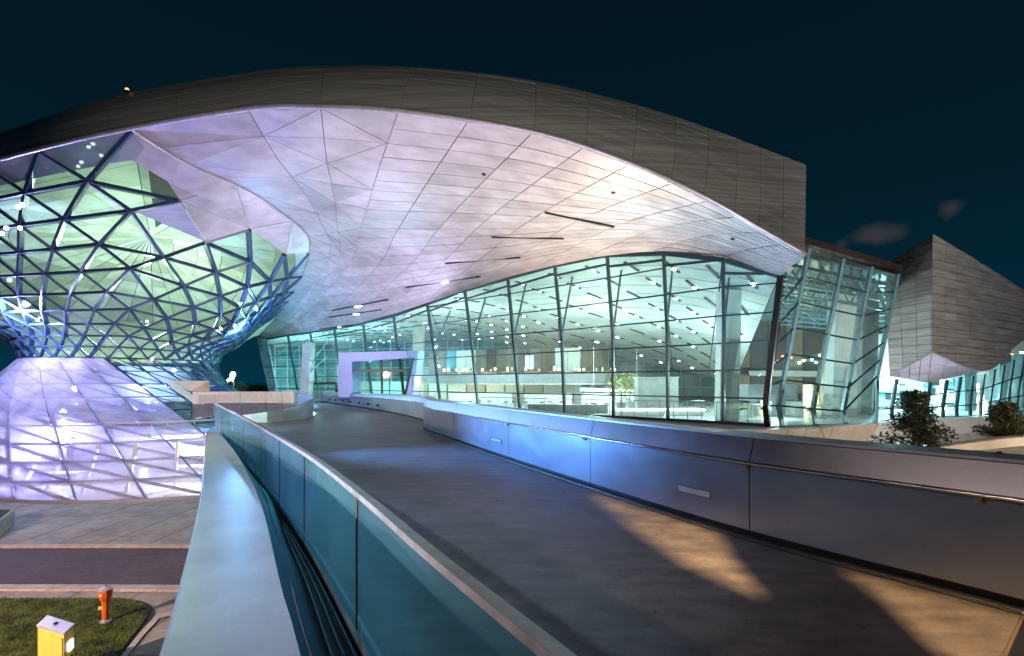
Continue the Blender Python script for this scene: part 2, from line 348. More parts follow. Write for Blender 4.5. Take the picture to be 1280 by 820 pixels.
def rod(name, p, q, w, h, mat, parent, roll=None):
    """a bar between two points sharing one unit mesh per material"""
    key = (name, mat)
    if key not in _unit:
        me = bpy.data.meshes.new(name); b = MB().box((0, 0, .5), 1, 1, 1); me.from_pydata(b.v, [], b.f); me.materials.append(M[mat]); _unit[key] = me
    o = bpy.data.objects.new(name, _unit[key]); COL.objects.link(o); o.parent = parent
    p = Vector(p); q = Vector(q); d = q-p; z = d.normalized(); up = roll or Vector((0, 0, 1))
    if abs(z.dot(up)) > .99: up = Vector((0, 1, 0))
    x = up.cross(z).normalized(); y = z.cross(x)
    R = Matrix((x, y, z)).transposed().to_4x4()
    o.matrix_local = Matrix.Translation(p) @ R @ Matrix.Diagonal((w, h, d.length, 1)); return o

# ================================================================== GROUND
g = MB().add([(-500, -200, -.02), (500, -200, -.02), (500, 900, -.02), (-500, 900, -.02)], [(0, 1, 2, 3)]); tag(g.build('ground', 'ground'), kind='structure')
def arc_y(y, x): return y - .0018*(x+17)**2*1.0 + .0
XS = [-60+i*2.2 for i in range(33)]
def band(name, y0, y1, z0, thick, mat):
    return tag(MB().ribbon([(x, arc_y(y0, x)*1.0, z0) for x in XS], [(x, arc_y(y1, x), z0) for x in XS], thick, (0, 0, -1)).build(name, mat), kind='structure')
road = band('road', 17.95, 22.25, .0, .015, 'asphalt')
# wide pavement in front of the cone, its slabs cut by joints
pav = band('pavement', 22.42, 52, .035, .05, 'soffit_back')
def pav_s(u, v): x = -46+u*44; y = 22.43+v*9.6; return Vector((x, arc_y(y, x), .045))
its = []
for i in range(22):
    for j in range(4):
        p = panel_from(pav_s, i/22, (i+1)/22, j/4, (j+1)/4, 2, 1, .028, .05, away=Vector((0, 0, 50)), lift=.03)
        its.append((p, [pav_s(i/22, j/4), pav_s((i+1)/22, (j+1)/4)], True))
pieces('paving_slab', its, 'paving', pav, 120)
for nm, ya, yb in (('kerb', 22.26, 22.42), ('kerb', 17.5, 17.94)):
    kb = band(nm, ya, yb, .05, .06, 'kerb')
    S = lambda u, v, ya=ya, yb=yb: (lambda x: Vector((x, arc_y(ya+(yb-ya)*v, x), .11)))(-40+u*38)
    its = [(panel_from(S, i/30, (i+1)/30, 0, 1, 1, 1, .008, .07, away=Vector((0, 0, 50)), lift=.02), [S(i/30, 0), S((i+1)/30, 1)], True) for i in range(30)]
    pieces('kerb_stone', its, 'kerb', kb)
fp = tag(MB().add([(-60, -12, .01), (0, -12, .01), (0, 17.49, .01), (-60, 15, .01)], [(0, 1, 2, 3)]).build('footpath', 'soffit_back'), kind='structure')
S = lambda u, v: (lambda x: Vector((x, arc_y(17.48-(1-v)*.0-12*v, x) if False else (17.48-.0018*(x+17)**2)-12*v, .05)))(-34+u*30)
its = [(panel_from(S, i/14, (i+1)/14, j/9, (j+1)/9, 1, 1, .02, .05, away=Vector((0, 0, 50)), lift=.02), [S(i/14, j/9), S((i+1)/14, (j+1)/9)], True) for i in range(14) for j in range(9)]
pieces('paving_slab', its, 'paving', fp, 126)
# lawn with soil edge
lawn_pts = [PZ(-120, 0, 16.6), PZ(0, 0, 16.85), PZ(90, 0, 16.85), PZ(150, 0, 16.85), PZ(172, 0, 16.7), PZ(186, 0, 16.4), PZ(193, 0, 16.0), PZ(191, 0, 15.6), PZ(184, 0, 15.0), PZ(170, 0, 14.2), PZ(152, 0, 13.2), PZ(120, 0, 11.8), PZ(60, 0, 10), PZ(-200, 0, 8), PZ(-400, 0, 12)]
cen = Vector((-14.5, 14.2, 0))
def ring(f, z): return [Vector((cen.x+(p.x-cen.x)*f, cen.y+(p.y-cen.y)*f, z)) for p in lawn_pts]
tag(MB().poly(ring(1.0, .10), .1).build('soil_edge', 'soil'), kind='structure')
tag(MB().poly(ring(.965, .14), .06).build('lawn', 'grass'), kind='structure')
def inside(x, y, poly):
    c = False
    for a, b in zip(poly, poly[1:]+poly[:1]):
        if (a.y > y) != (b.y > y) and x < (b.x-a.x)*(y-a.y)/(b.y-a.y)+a.x: c = not c
    return c
lp = ring(.962, 0); gb = MB(); k = 0
while k < 42000:
    x = random.uniform(-17.5, -9.4); y = random.uniform(11.0, 17.2)
    if not inside(x, y, lp): continue
    k += 1; a = random.uniform(0, 6.28); h = random.uniform(.03, .085); ww = .008; lx = random.uniform(-.03, .03); ly = random.uniform(-.03, .03)
    gb.add([(x-ww*math.cos(a), y-ww*math.sin(a), .138), (x+ww*math.cos(a), y+ww*math.sin(a), .138), (x+lx, y+ly, .14+h)], [(0, 1, 2)])
tag(gb.build('grass', 'grass'), 'short green lawn grass beside the red hydrant', 'grass', kind='stuff')
# pale edging strip along the lawn's right side
e0 = [PZ(222, 0, 15.85), PZ(208, 0, 15.8), PZ(195, 0, 15.6), PZ(176, 0, 14.6), PZ(157, 0, 13.55), PZ(132, 0, 12.4), PZ(85, 0, 10.7)]
kb = tag(MB().ribbon([p+Vector((0, 0, .085)) for p in e0], [p+Vector((.24, -.22, .085)) for p in e0], .05, (0, 0, -1)).build('kerb', 'soil'), kind='structure')
for a, b in zip(e0, e0[1:]):
    q = (b-a)*.01; MB().poly([a+q+Vector((0, 0, .11)), b-q+Vector((0, 0, .11)), b-q+Vector((.24, -.22, .11)), a+q+Vector((.24, -.22, .11))], .05).build('kerb_stone', 'kerb', kb)

# hydrant
h0 = PZ(132, .14, 15.1)
hy = thing('fire_hydrant', 'red pillar hydrant with a flared head standing on the lawn', 'hydrant')
MB().lathe([(.15, 0), (.15, .03), (.11, .05), (.085, .08)], h0, 20).build('flange', 'lilac', hy)
MB().lathe([(.085, .05), (.088, .5), (.10, .56), (.10, .60), (.17, .76), (.175, .92), (.16, .95)], h0, 8).build('body', 'red', hy)
MB().lathe([(.175, .95), (.18, .97), (.10, 1.02), (.04, 1.03), (.035, 1.07)], h0, 8).build('cap', 'lilac', hy)
MB().tube([h0+Vector((-.06, -.03, .42)), h0+Vector((-.15, -.06, .42))], .05, 10).build('side_outlet', 'yellow', hy)
MB().tube([h0+Vector((0, 0, 1.06)), h0+Vector((0, 0, 1.10))], .022, 6).build('spindle', 'black', hy)
for k in range(6): a = k*math.pi/3; MB().lathe([(.014, 0), (.014, .022)], h0+Vector((.125*math.cos(a), .125*math.sin(a), .04)), 6).build('bolt', 'greyp', hy)
MB().box(h0+Vector((.0, -.172, .84)), .07, .012, .05).build('plate', 'white', hy)
recentre(hy, h0)
# charging cabinet
cb = thing('charging_post', 'yellow box shaped charging post with pale lilac lid, lit screen on its side', 'charging post')
A_, B_, C_, D_ = PZ(47, .1, 11.95), PZ(80, .1, 11.55), PZ(92.5, .1, 12.0), PZ(60, .1, 12.45)
H = Vector((0, 0, 1.40))
MB().hexa([A_, B_, C_, D_], [A_+H, B_+H, C_+H, D_+H]).build('cabinet', 'yellow', cb, bevel=.015)
ex = (B_-A_).normalized(); sxv = (C_-B_).normalized(); nf = Vector((ex.y, -ex.x, 0)); ns = Vector((sxv.y, -sxv.x, 0))
L_ = [A_-ex*.015+nf*.02, B_+ex*.0+nf*.02+ns*.02, C_+ns*.02, D_-ex*.02]
MB().poly([p+H+Vector((0, 0, .045)) for p in L_], .05).build('lid', 'lilac', cb, bevel=.01)
fr = [A_.lerp(B_, .14)+nf*.004, A_.lerp(B_, .97)+nf*.004]
MB().hexa([fr[0], fr[1], fr[1]+nf*.02, fr[0]+nf*.02], [p+Vector((0, 0, 1.33)) for p in (fr[0], fr[1], fr[1]+nf*.02, fr[0]+nf*.02)]).build('front_panel', 'yellow', cb)
c_ = (A_+B_+C_+D_)/4+H+Vector((0, 0, .045)); MB().lathe([(.045, 0), (.05, .02), (.03, .045)], c_, 12).build('lid_knob', 'black', cb)
sa, sb = B_.lerp(C_, .40), B_.lerp(C_, .84)
sc_ = MB().hexa([sa, sb, sb+ns*.02, sa+ns*.02], [p+Vector((0, 0, .2)) for p in (sa, sb, sb+ns*.02, sa+ns*.02)])
sc_.v = [(x, y, z+.93) for x, y, z in sc_.v]; sc_.build('screen', 'e_white', cb)
for i, zz in enumerate((.78, .74)):
    t_ = MB().hexa([sa, sb, sb+ns*.012, sa+ns*.012], [p+Vector((0, 0, .018)) for p in (sa, sb, sb+ns*.012, sa+ns*.012)]); t_.v = [(x, y, z+zz) for x, y, z in t_.v]; t_.build('notice_line', 'black', cb)
q_ = B_.lerp(C_, .8); MB().tube([q_+Vector((0, 0, .62)), q_+ns*.09+Vector((0, 0, .60)), q_+ns*.10+Vector((0, 0, .5)), q_+ns*.07+Vector((0, 0, .2)), q_+ns*.03+Vector((0, 0, .1))], .028, 8).build('charging_cable', 'black', cb)
recentre(cb, (A_+B_+C_+D_)/4)
# planter block by the cone
pl = thing('concrete_planter', 'low concrete planter box on the pavement in front of the glass cone', 'planter')
a, b, c, d = PZ(-60, .05, 20.9), PZ(0, .05, 23.6), PZ(18, .05, 25.7), PZ(-70, .05, 26)
hv = Vector((0, 0, .78)); MB().hexa([a, b, c, d], [a+hv, b+hv, c+hv, d+hv]).build('trough', 'concrete', pl, bevel=.03)
ce = (a+b+c+d)/4; MB().poly([ce.lerp(p, .9)+hv+Vector((0, 0, .03)) for p in (a, b, c, d)], .05).build('soil', 'soil', pl); recentre(pl, ce)

# ================================================================== BRIDGE
def poly_at(pts, z): return [Vector((x, y, z)) for x, y in pts]
Cpts = [(-11.9, 20.5), (-10.2, 17.9), (-7.4, 13.7), (-4.97, 10), (-3.85, 8.25), (-2.70, 6.45), (-1.87, 5.1), (-.95, 3.5), (-.4, 2.5), (.26, 1.35), (.92, .2), (1.38, -.6)]
CC = curve(poly_at(Cpts, DECK), 60)
Dpts = [(7.4, -.6), (6.3, 1.1), (4.24, 4.24), (2.85, 6.3), (1.4, 9.2), (-.6, 13.6), (-2.2, 17.3), (-3.05, 19.2), (-3.55, 20.6), (-3.75, 22), (-4.3, 25), (-8.2, 33), (-13.6, 42), (-18.7, 50)]
DD = curve(poly_at(Dpts, DECK), 110)
Lfar = [Vector((x, y, DECK)) for x, y in ((-11.9, 20.5), (-12.2, 23.9), (-11.3, 24.3), (-10.8, 25.1), (-10.72, 26.4), (-11.3, 29), (-13, 33), (-16.5, 39.5), (-22, 48), (-24, 52))]
deck_poly = [p for p in DD]+[Vector((-20, 53, DECK)), Vector((-24, 52, DECK))]+Lfar[::-1][1:]+[p for p in CC[1:]]
tag(MB().poly(deck_poly, .45).build('bridge_deck', 'deck'), kind='structure')

# --- right parapet: panels, leaning upper band, coping, handrail
rp_ = thing('steel_parapet', 'tall brushed steel parapet with handrail along the right of the deck', 'parapet')
def offs(line, k):
    o = []
    for i, p in enumerate(line):
        t = (line[min(i+1, len(line)-1)]-line[max(i-1, 0)]).normalized(); o.append(p+Vector((t.y, -t.x, 0))*k)
    return o      # +k is to the right of travel
DL = curve(poly_at([p for p in Dpts], DECK), 400)
def along(line, target_px):   # index on a line whose pixel x is nearest
    return min(range(len(line)), key=lambda i: abs(PX(line[i])[0]-target_px) if line[i].y > 1 else 1e9)
cuts = [0, along(DL, 1278), along(DL, 933), along(DL, 738), along(DL, 636), along(DL, 568)]
i_turn = min(range(len(DL)), key=lambda i: (DL[i]-Vector((-3.5, 21, DECK))).length)
cuts += [i_turn-6, i_turn+8]
s = i_turn+8
while s+22 < len(DL): s += 22; cuts.append(s)
cuts = sorted(set(cuts+[len(DL)-1]))
def hpar(i): return 1.22-.30*max(0, (i-i_turn)/(len(DL)-i_turn))
outer = offs(DL, .0)
def side(i, z, off):
    t = (DL[min(i+1, len(DL)-1)]-DL[max(i-1, 0)]).normalized(); return DL[i]+Vector((t.y, -t.x, 0))*off+Vector((0, 0, z))
for a, b in zip(cuts, cuts[1:]):
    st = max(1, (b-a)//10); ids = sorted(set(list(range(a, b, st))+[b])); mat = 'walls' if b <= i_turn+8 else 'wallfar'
    # shrink for the joint
    def sd(i, z, off, a=a, b=b):
        p = side(i, z, off); t = (DL[min(i+1, len(DL)-1)]-DL[max(i-1, 0)]).normalized()
        if i == a: p = p+t*.007
        if i == b: p = p-t*.007
        return p
    h = [hpar(i) for i in ids]
    MB().ribbon([sd(i, .10, .0) for i in ids], [sd(i, hh*.76, .0) for i, hh in zip(ids, h)], .04).build('wall_panel', mat, rp_)
    MB().ribbon([sd(i, hh*.77, .0) for i, hh in zip(ids, h)], [sd(i, hh, .10) for i, hh in zip(ids, h)], .04).build('upper_panel', mat, rp_)
    cp = MB()
    for o0, z0, o1, z1 in ((.055, .0, .055, .028), (.055, .028, .36, .045), (.36, .045, .36, 0), (.36, 0, .055, 0)):
        A = [sd(i, hh+z0, o0) for i, hh in zip(ids, h)]; B = [sd(i, hh+z1, o1) for i, hh in zip(ids, h)]
        cp.add(A+B, [(k, k+1, len(A)+k+1, len(A)+k) for k in range(len(A)-1)])
    cp.build('coping', 'coping', rp_)
ids = list(range(0, len(DL), 3))
MB().ribbon([side(i, -.30, .30) for i in ids], [side(i, hpar(i)-.03, .32) for i in ids], .03).build('outer_face', 'brown', rp_)
MB().ribbon([side(i, .0, .07) for i in ids], [side(i, hpar(i)*.74, .07) for i in ids], .02).build('core', 'black', rp_)
for off, zz, mt in ((-.06, .022, 'chrome'), (-.03, .04, 'black'), (-.11, .008, 'black')):
    MB().ribbon([side(i, zz, off) for i in ids], [side(i, zz, off+(.03 if mt == 'chrome' else .022)) for i in ids], .03, (0, 0, -1)).build('base_channel', mt, rp_)
ih = list(range(0, i_turn+10, 3)); rail_pts = [side(i, .93, -.075) for i in ih]
MB().tube(rail_pts, .019, 10).build('handrail', 'chrome', rp_, smooth=True)
ih2 = list(range(i_turn+12, len(DL), 4)); MB().tube([side(i, hpar(i)*.76, -.06) for i in ih2], .018, 8).build('handrail', 'chrome', rp_, smooth=True)
for t in (1240, 933, 735, 636, 568):
    i = along(DL, t); p = side(i, .93, -.075); q = side(i, .86, -.02)
    br = MB().tube([p, p+Vector((0, 0, -.05)), q], .011, 8).build('bracket', 'brass', rp_); MB().beam(side(i, .87, -.012), side(i, .87, -.012).lerp(side(i+1, .87, -.012), .4), .02, .05).build('plate', 'brass', br)
def slot(px0, px1, z0, z1):
    a, b = along(DL, px0), along(DL, px1)
    ids_ = sorted(set([a, b]+list(range(a, b, max(1, (b-a)//3)))))
    f_ = MB()
    for zz in (z0, z1): f_.ribbon([side(i, zz-.008, -.012) for i in ids_], [side(i, zz+.008, -.012) for i in ids_], .010)
    for i in (a, b): f_.beam(side(i, z0, -.012), side(i, z1, -.012), .012, .016)
    fr_ = f_.build('light_slot', 'chrome', rp_)
    MB().ribbon([side(i, z0, -.006) for i in ids_], [side(i, z1, -.006) for i in ids_], .004).build('lens', 'greyp', fr_)
slot(890, 843, .37, .46); slot(628, 614, .37, .46)
for k in range(7):
    px = 412+k*7.5+k*k*.45; i = along(DL[i_turn+10:], px)+i_turn+10; p = side(i, .36, -.01)
    MB().box(p, .16, .16, .14).build('step_light', 'black', rp_)
recentre(rp_, Vector((2.85, 6.3, DECK)))

ej = tag(MB().ribbon([Vector((4.24, 4.22, DECK+.003)), Vector((.55, 1.15, DECK+.003))], [Vector((4.28, 4.13, DECK+.003)), Vector((.59, 1.06, DECK+.003))], .002, (0, 0, -1)).build('expansion_joint', 'black'), kind='structure')
MB().beam(Vector((4.235, 4.235, DECK+.004)), Vector((.53, 1.165, DECK+.004)), .012, .008).build('joint_edge', 'brass', ej)
fl_ = MB(); rl = random.Random(4)
for _ in range(26):
    x, y = rl.uniform(0, 1), rl.uniform(2.6, 9.5); xx = -1.2+.0*y+(2.2-(y-2.6)*.1)*x*1.9; a = rl.uniform(0, 6.28); c, s_ = math.cos(a)*.022, math.sin(a)*.022
    fl_.add([(xx-c, y-s_, DECK+.006), (xx+s_*.5, y-c*.5, DECK+.012), (xx+c, y+s_, DECK+.007), (xx-s_*.5, y+c*.5, DECK+.014)], [(0, 1, 2, 3)])
tag(fl_.build('fallen_leaves', 'leaf'), 'few tiny dark fallen leaves scattered over the bridge deck', 'leaves', kind='stuff')
# --- two unseen sodium spots added behind the viewer, masked to shape the deck wedges
def wedge_lamp(L, pts, power, label):
    L = Vector(L); c = sum((Vector((x, y, DECK)) for x, y in pts), Vector())/len(pts); ax = (c-L).normalized(); D0 = .8
    ux = ax.cross(Vector((0, 0, 1))).normalized(); uy = ux.cross(ax)
    hole = []
    for x, y in pts:
        d_ = Vector((x, y, DECK))-L; d_ = d_*(D0/d_.dot(ax)); hole.append(L+d_)
    hc = sum(hole, Vector())/len(hole); n = len(hole)
    outer_ = [hc+(p-hc).normalized()*.42 for p in hole]
    m = MB(); m.add(hole+outer_+[p+ax*.012 for p in hole+outer_], [(i, (i+1) % n, n+(i+1) % n, n+i) for i in range(n)]+[(2*n+i, 3*n+i, 3*n+(i+1) % n, 2*n+(i+1) % n) for i in range(n)])
    t = thing('floodlight', label, 'floodlight'); m.build('beam_mask', 'black', t)  # added fixture out of view, its plate cut to shape the light patch
    bk_ = [L-ax*.25+(p-hc).normalized()*.2 for p in hole]; MB().add(bk_+outer_, [(i, (i+1) % n, n+(i+1) % n, n+i) for i in range(n)]+[tuple(range(n-1, -1, -1))]).build('housing', 'black', t)
    MB().tube([L-ax*.25, Vector((L.x, L.y-.3, DECK))], .06, 8).build('pole', 'greyp', t); recentre(t, (L.x, L.y-.3, DECK))
    lamp('SPOT', L, power, SOD, c, .035, 50, .1)
wedge_lamp((-1.2, -3.2, 11.5), [(1.28, 8.9), (2.62, 6.55), (2.36, 5.5), (2.22, 4.5), (1.82, 5.3), (1.58, 6.6)], 9500, 'added unseen sodium spot with a beam shaping mask, aimed at the middle of the deck')
wedge_lamp((.2, -3.6, 11.5), [(3.32, 5.2), (4.25, 4.05), (5.0, 2.9), (3.3, 2.2), (3.0, 3.6), (3.25, 4.5)], 6500, 'added unseen sodium spot with a beam shaping mask, aimed at the near right deck corner')

# --- left glass balustrade
gb_ = thing('glass_balustrade', 'curved teal glass balustrade with pale metal top rail, left of the deck', 'balustrade')
CL = curve(poly_at(Cpts, DECK), 300)
def cs(i, z, off=0):
    i = min(max(i, 0), len(CL)-1); t = (CL[min(i+1, len(CL)-1)]-CL[max(i-1, 0)]).normalized(); return CL[i]+Vector((t.y, -t.x, 0))*off+Vector((0, 0, z))
jpx = [277, 305, 327, 350, 381, 447]
jx = [0]+[min(range(len(CL)), key=lambda i: abs(PX(CL[i]+Vector((0, 0, .5)))[0]-p)) for p in jpx[1:]]
jx = sorted(set(jx+[len(CL)-1]))
for a, b in zip(jx, jx[1:]):
    ids_ = sorted(set(list(range(a+1, b, max(1, (b-a)//24)))+[b]))
    A = [cs(i, .02) for i in ids_]; B = [cs(i, 1.08) for i in ids_]
    t0 = (A[-1]-A[0]).normalized()*.006; A[0] = A[0]+t0; B[0] = B[0]+t0; A[-1] = A[-1]-t0; B[-1] = B[-1]-t0
    MB().ribbon(A, B, .014).build('glass_pane', 'balglass', gb_)
for a in jx[1:-1]: MB().beam(cs(a, .02, .007), cs(a, 1.07, .007), (.010 if abs(PX(cs(a, .5))[0]-447) < 25 else .003), .016).build('joint_seal', 'black', gb_)
ids_ = list(range(0, len(CL), 3))
MB().ribbon([cs(i, 1.085, -.035) for i in ids_], [cs(i, 1.10, .045) for i in ids_], .045, (0, 0, -1)).build('top_rail', 'toprail', gb_, bevel=.006)
MB().ribbon([cs(i, -.02, -.05) for i in ids_], [cs(i, .05, -.05) for i in ids_], .03).build('glazing_shoe', 'coping', gb_)
recentre(gb_, Vector((-2.5, 6.4, DECK)))

# --- girder left of the balustrade
gl = thing('box_girder', 'wide pale steel girder top with dark blue flank, left of the glass balustrade', 'girder')
le = [P(258, 539, 18), P(256, 590, 8.6), P(247, 644, 5.8), P(232, 720, 3.97), P(205, 820, 2.81), Vector((-1.0, 1.0, EZ-1.5)), Vector((-.3, -.6, EZ-1.5))]
re = [P(264, 541, 17.6), P(298, 565, 11.0), P(313, 594, 8.3), P(329, 638, 6.0), P(348, 720, 3.97), P(375, 820, 2.81), Vector((-.25, 1.0, EZ-1.5)), Vector((.5, -.6, EZ-1.5))]
LE = curve([P(258, 539, 18), P(256, 592, 8.5)]+[P(248, 644, 5.8), P(228, 730, 3.8), P(203, 822, 2.79)]+le[5:], 50)
RE = curve([P(273, 540, 17.5), P(291, 561, 11.6), P(311, 595, 8.2), P(329, 638, 6.0), P(350, 728, 3.84), P(376, 822, 2.79)]+re[6:], 50)
MB().ribbon(LE, RE, .04, (0, 0, -1)).build('top_plate', 'slab', gl)
MB().ribbon([p+Vector((-.02, 0, -.0)) for p in LE], [p+Vector((-.06, 0, -.22)) for p in LE], .02).build('edge_plate', 'lilac', gl)
TR = curve([Vector((-10.4, 18.2, DECK-.02)), Vector((-7.55, 14, DECK-.03)), Vector((-4.98, 10, DECK-.04)), Vector((-3.98, 8.56, DECK-.05)), Vector((-2.85, 6.45, DECK-.06)), Vector((-2.13, 5.15, DECK-.06)), Vector((-1.30, 3.56, DECK-.06)), Vector((-.62, 2.4, DECK-.06)), Vector((.0, 1.2, DECK-.06)), Vector((.9, -.6, DECK-.06))], 50)
mid = [(a*.5+b*.5)+Vector((0, 0, -.03)) for a, b in zip(RE, TR)]
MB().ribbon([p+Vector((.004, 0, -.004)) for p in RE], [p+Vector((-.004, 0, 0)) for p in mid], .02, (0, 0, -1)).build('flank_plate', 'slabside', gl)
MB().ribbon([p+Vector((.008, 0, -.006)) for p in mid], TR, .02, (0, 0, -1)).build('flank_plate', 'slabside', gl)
CR = curve(poly_at(Cpts[1:], DECK-.01), 50)
MB().ribbon([p+Vector((0, 0, -.16)) for p in TR], [p+Vector((0, 0, -.16)) for p in CR], .02, (0, 0, -1)).build('gutter', 'black', gl)
for f_ in (.28, .55, .8): MB().tube([a.lerp(b, f_)+Vector((0, 0, -.08)) for a, b in zip(TR, CR)], .014, 6).build('gutter_bar', 'slabside', gl)
MB().ribbon([p+Vector((-.05, 0, -.22)) for p in LE], [p+Vector((.5, .1, -1.4)) for p in LE], .03).build('side_web', 'greyp', gl)
recentre(gl, Vector((-3, 6, 4)))

# --- curved end wall on the left of the far deck, and the parapet behind it
cw = thing('curved_parapet', 'pale green curved steel wall end where the ramp meets the deck', 'parapet')
cwp = curve([P(350, 506, 27), P(362, 520, 27.0), P(372, 525, 27.2), P(379, 521, 28.4), P(380, 513, 31), P(376, 505, 35)], 24)
cwp = curve([Vector((x, y, DECK)) for x, y in ((-13.0, 23.6), (-12.2, 23.9), (-11.3, 24.3), (-10.8, 25.1), (-10.72, 26.4), (-11.3, 29), (-13, 33), (-16.5, 39.5))], 25)
for a, b in ((0, 5), (5, 10), (10, 15), (15, 20), (20, 24)):
    hh = lambda i: .30+.72*min(1, i/7)
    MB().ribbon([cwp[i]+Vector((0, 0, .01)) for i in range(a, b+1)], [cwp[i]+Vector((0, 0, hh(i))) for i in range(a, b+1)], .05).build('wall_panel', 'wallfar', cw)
MB().ribbon([p+Vector((0, 0, .015)) for p in cwp], [p+Vector((.14, 0, .015)) for p in cwp], .02, (0, 0, 1)).build('base_strip', 'chrome', cw)
recentre(cw, Vector((-12, 28, DECK)))
bp = thing('ramp_parapet', 'low pinkish panelled parapet of the ramp beyond the glass balustrade', 'parapet')
for a, b in zip((240, 268, 300, 332, 352), (268, 300, 332, 352, 368)):
    da, db = 34-(a-200)/40, 34-(b-200)/40
    MB().ribbon([P(a+.6, 489.5, da), P(b-.6, 489.5, db)], [P(a+.6, 501+(4 if b < 300 else 3), da), P(b-.6, 504, db)], .06).build('wall_panel', 'white', bp)
    MB().ribbon([P(a+.6, 505, da-1.2), P(b-.6, 505, db-1.2)], [P(a+.6, 523, da-1.2), P(b-.6, 520, db-1.2)], .06).build('wall_panel', 'wallfar', bp)
MB().hexa([P(206, 477, 36), P(216, 476, 36), P(266, 512, 33.2), P(252, 512, 33.2)], [P(206, 477, 36.4), P(216, 476, 36.4), P(266, 512, 33.6), P(252, 512, 33.6)]).build('raking_beam', 'white', bp)
MB().hexa([P(217, 476, 36.2), P(262, 476, 35), P(262, 489, 35), P(238, 489, 35.2)], [P(217, 476, 36.5), P(262, 476, 35.3), P(262, 489, 35.3), P(238, 489, 35.5)]).build('end_panel', 'cream', bp)
recentre(bp, Vector((-16, 32, DECK)))

# ================================================================== ROOF EDGE, SOFFIT, FASCIA
Ok = [(-.55, P(-260, 262, 36)), (-.40, P(-100, 230, 31)), (-.26, P(0, 201, 27.5)), (-.12, P(140, 167.5, 25)), (0, P(312, 138, 22.6)), (.10, P(403, 135.5, 21.4)), (.20, P(500, 141, 20.6)), (.40, P(668, 168, 20)), (.60, P(790, 208, 19.6)), (.75, P(880, 249, 19.6)), (.88, P(948, 287.5, 19.8)), (1.0, P(1005, 320, 20))]
O = keyed(Ok)
def fac_d(px, off=0):  # depth of the hall's glass front at floor level
    k = (px-640)/640; t = (11.6-22*k)/(30.6+30*k); return 22+30*t
mull = [ # top, kink, bottom pixels
    ((320, 419), (332, 470), (339, 491)), ((334, 424), (343, 470), (348, 492)), ((360, 419), (369, 470), (374, 493)), ((388, 416), (396, 472), (400, 494)), ((418, 411), (426, 470), (430, 496)),
    ((454, 405), (461, 462), (466, 499)), ((492, 395), (500, 452), (506, 501)), ((534, 380), (543, 440), (551, 504)), ((581, 363.5), (590, 430), (598, 509)),
    ((635, 348), (642, 424), (650, 515)), ((693.5, 332), (702, 420), (706, 522)), ((759, 319.5), (766, 418), (767, 528)), ((829.5, 317), (834, 415), (835, 534)),
    ((904, 325), (905, 415), (904, 534.5)), ((975.5, 346), (957, 507), (960, 535.5))]
TT, KK, BB = [], [], []
for t, k, b in mull:
    d = min(fac_d(b[0]), 60)
    bz = PZ(b[0], DECK, d); BB.append(bz); KK.append(P(k[0], k[1], d-.15)); TT.append(P(t[0], t[1], d-.9 if t[0] < 970 else d-.2))
topc = keyed([(i, p) for i, p in enumerate(TT)])
def top_at_px(px):
    best = min((abs(PX(topc(i/20))[0]-px), i/20) for i in range(0, (len(TT)-1)*20+1)); return topc(best[1])
Ik = [(0, 322), (.12, 334), (.27, 352), (.36, 385), (.45, 425), (.64, 530), (.77, 650), (.89, 795), (1, 975)]
I = keyed([(u, top_at_px(p)) for u, p in Ik])
I1 = TT[-1]
def Of(u): return O(-.10+1.10*u)
Lk = [(0, Of(0)), (.18, P(235, 205, 26)), (.34, P(300, 233, 28)), (.48, P(350, 264, 31.5)), (.62, P(388, 306, 36.5)), (.82, P(362, 372, 47)), (1, I(0))]
Lc = keyed(Lk)
def R_(v): return O(1).lerp(I(1), v)
c00, c10, c01, c11 = Of(0), O(1), I(0), I(1)
def SOF(u, v):
    p = (1-v)*Of(u)+v*I(u)+(1-u)**2.1*(Lc(v)-c00.lerp(c01, v))
    return p+Vector((0, 0, .9*math.sin(math.pi*v)*math.sin(math.pi*min(1, u*1.0))**1.0))
hall = thing('exhibition_hall', 'huge hall with sweeping cloud shaped steel roof and glass front', 'building')
us = [0, .05, .10, .15, .20, .27, .335, .40, .47, .535, .60, .675, .75, .82, .88, .94, 1.0]
us = [0, .09, .18, .27, .36, .45, .54, .63, .71, .78, .84, .90, .95, 1.0]
NV = 22
its = []
def facet(name, a, b, c, mat, gap, th_, off, parent):
    n = (b-a).cross(c-a)
    if n.length < .02: return None
    n.normalize()
    if n.dot(EYE-a) < 0: n = -n
    g_ = (a+b+c)/3; size = ((a-g_).length+(b-g_).length+(c-g_).length)/3; k = max(.3, 1-gap/size*2); q = [g_+(p-g_)*k-n*off for p in (a, b, c)]
    return MB().add(q+[p-n*th_ for p in q], [(0, 1, 2), (5, 4, 3), (0, 3, 4, 1), (1, 4, 5, 2), (2, 5, 3, 0)])
NF = 3; cuts_v = [[k/22 for k in (0, 2, 4, 6, 8, 10, 11, 12, 13, 14, 15, 16, 18, 20, 22)]]*3
under = MB()
for i in range(NF):
    a, b = us[i], us[i+1]; cv = cuts_v[i]; wob = lambda u, v: SOF(u, v)
    for j in range(len(cv)-1):
        q00, q10, q01, q11 = SOF(a, cv[j]), SOF(b, cv[j]), SOF(a, cv[j+1]), SOF(b, cv[j+1])
        for t in ((q00, q10, q01), (q10, q11, q01)) if (i+j) % 2 else ((q00, q10, q11), (q00, q11, q01)):
            m_ = facet('soffit_facet', *t, 'soffit', .016, .04, random.uniform(0, .02), hall)
            if m_: m_.build('soffit_facet', 'soffit', hall)
            m_ = facet('x', *t, 'soffit', -.10, .02, .07, hall)
            if m_: under.add(m_.v, m_.f)
under.build('soffit_backing', 'soffit', hall)
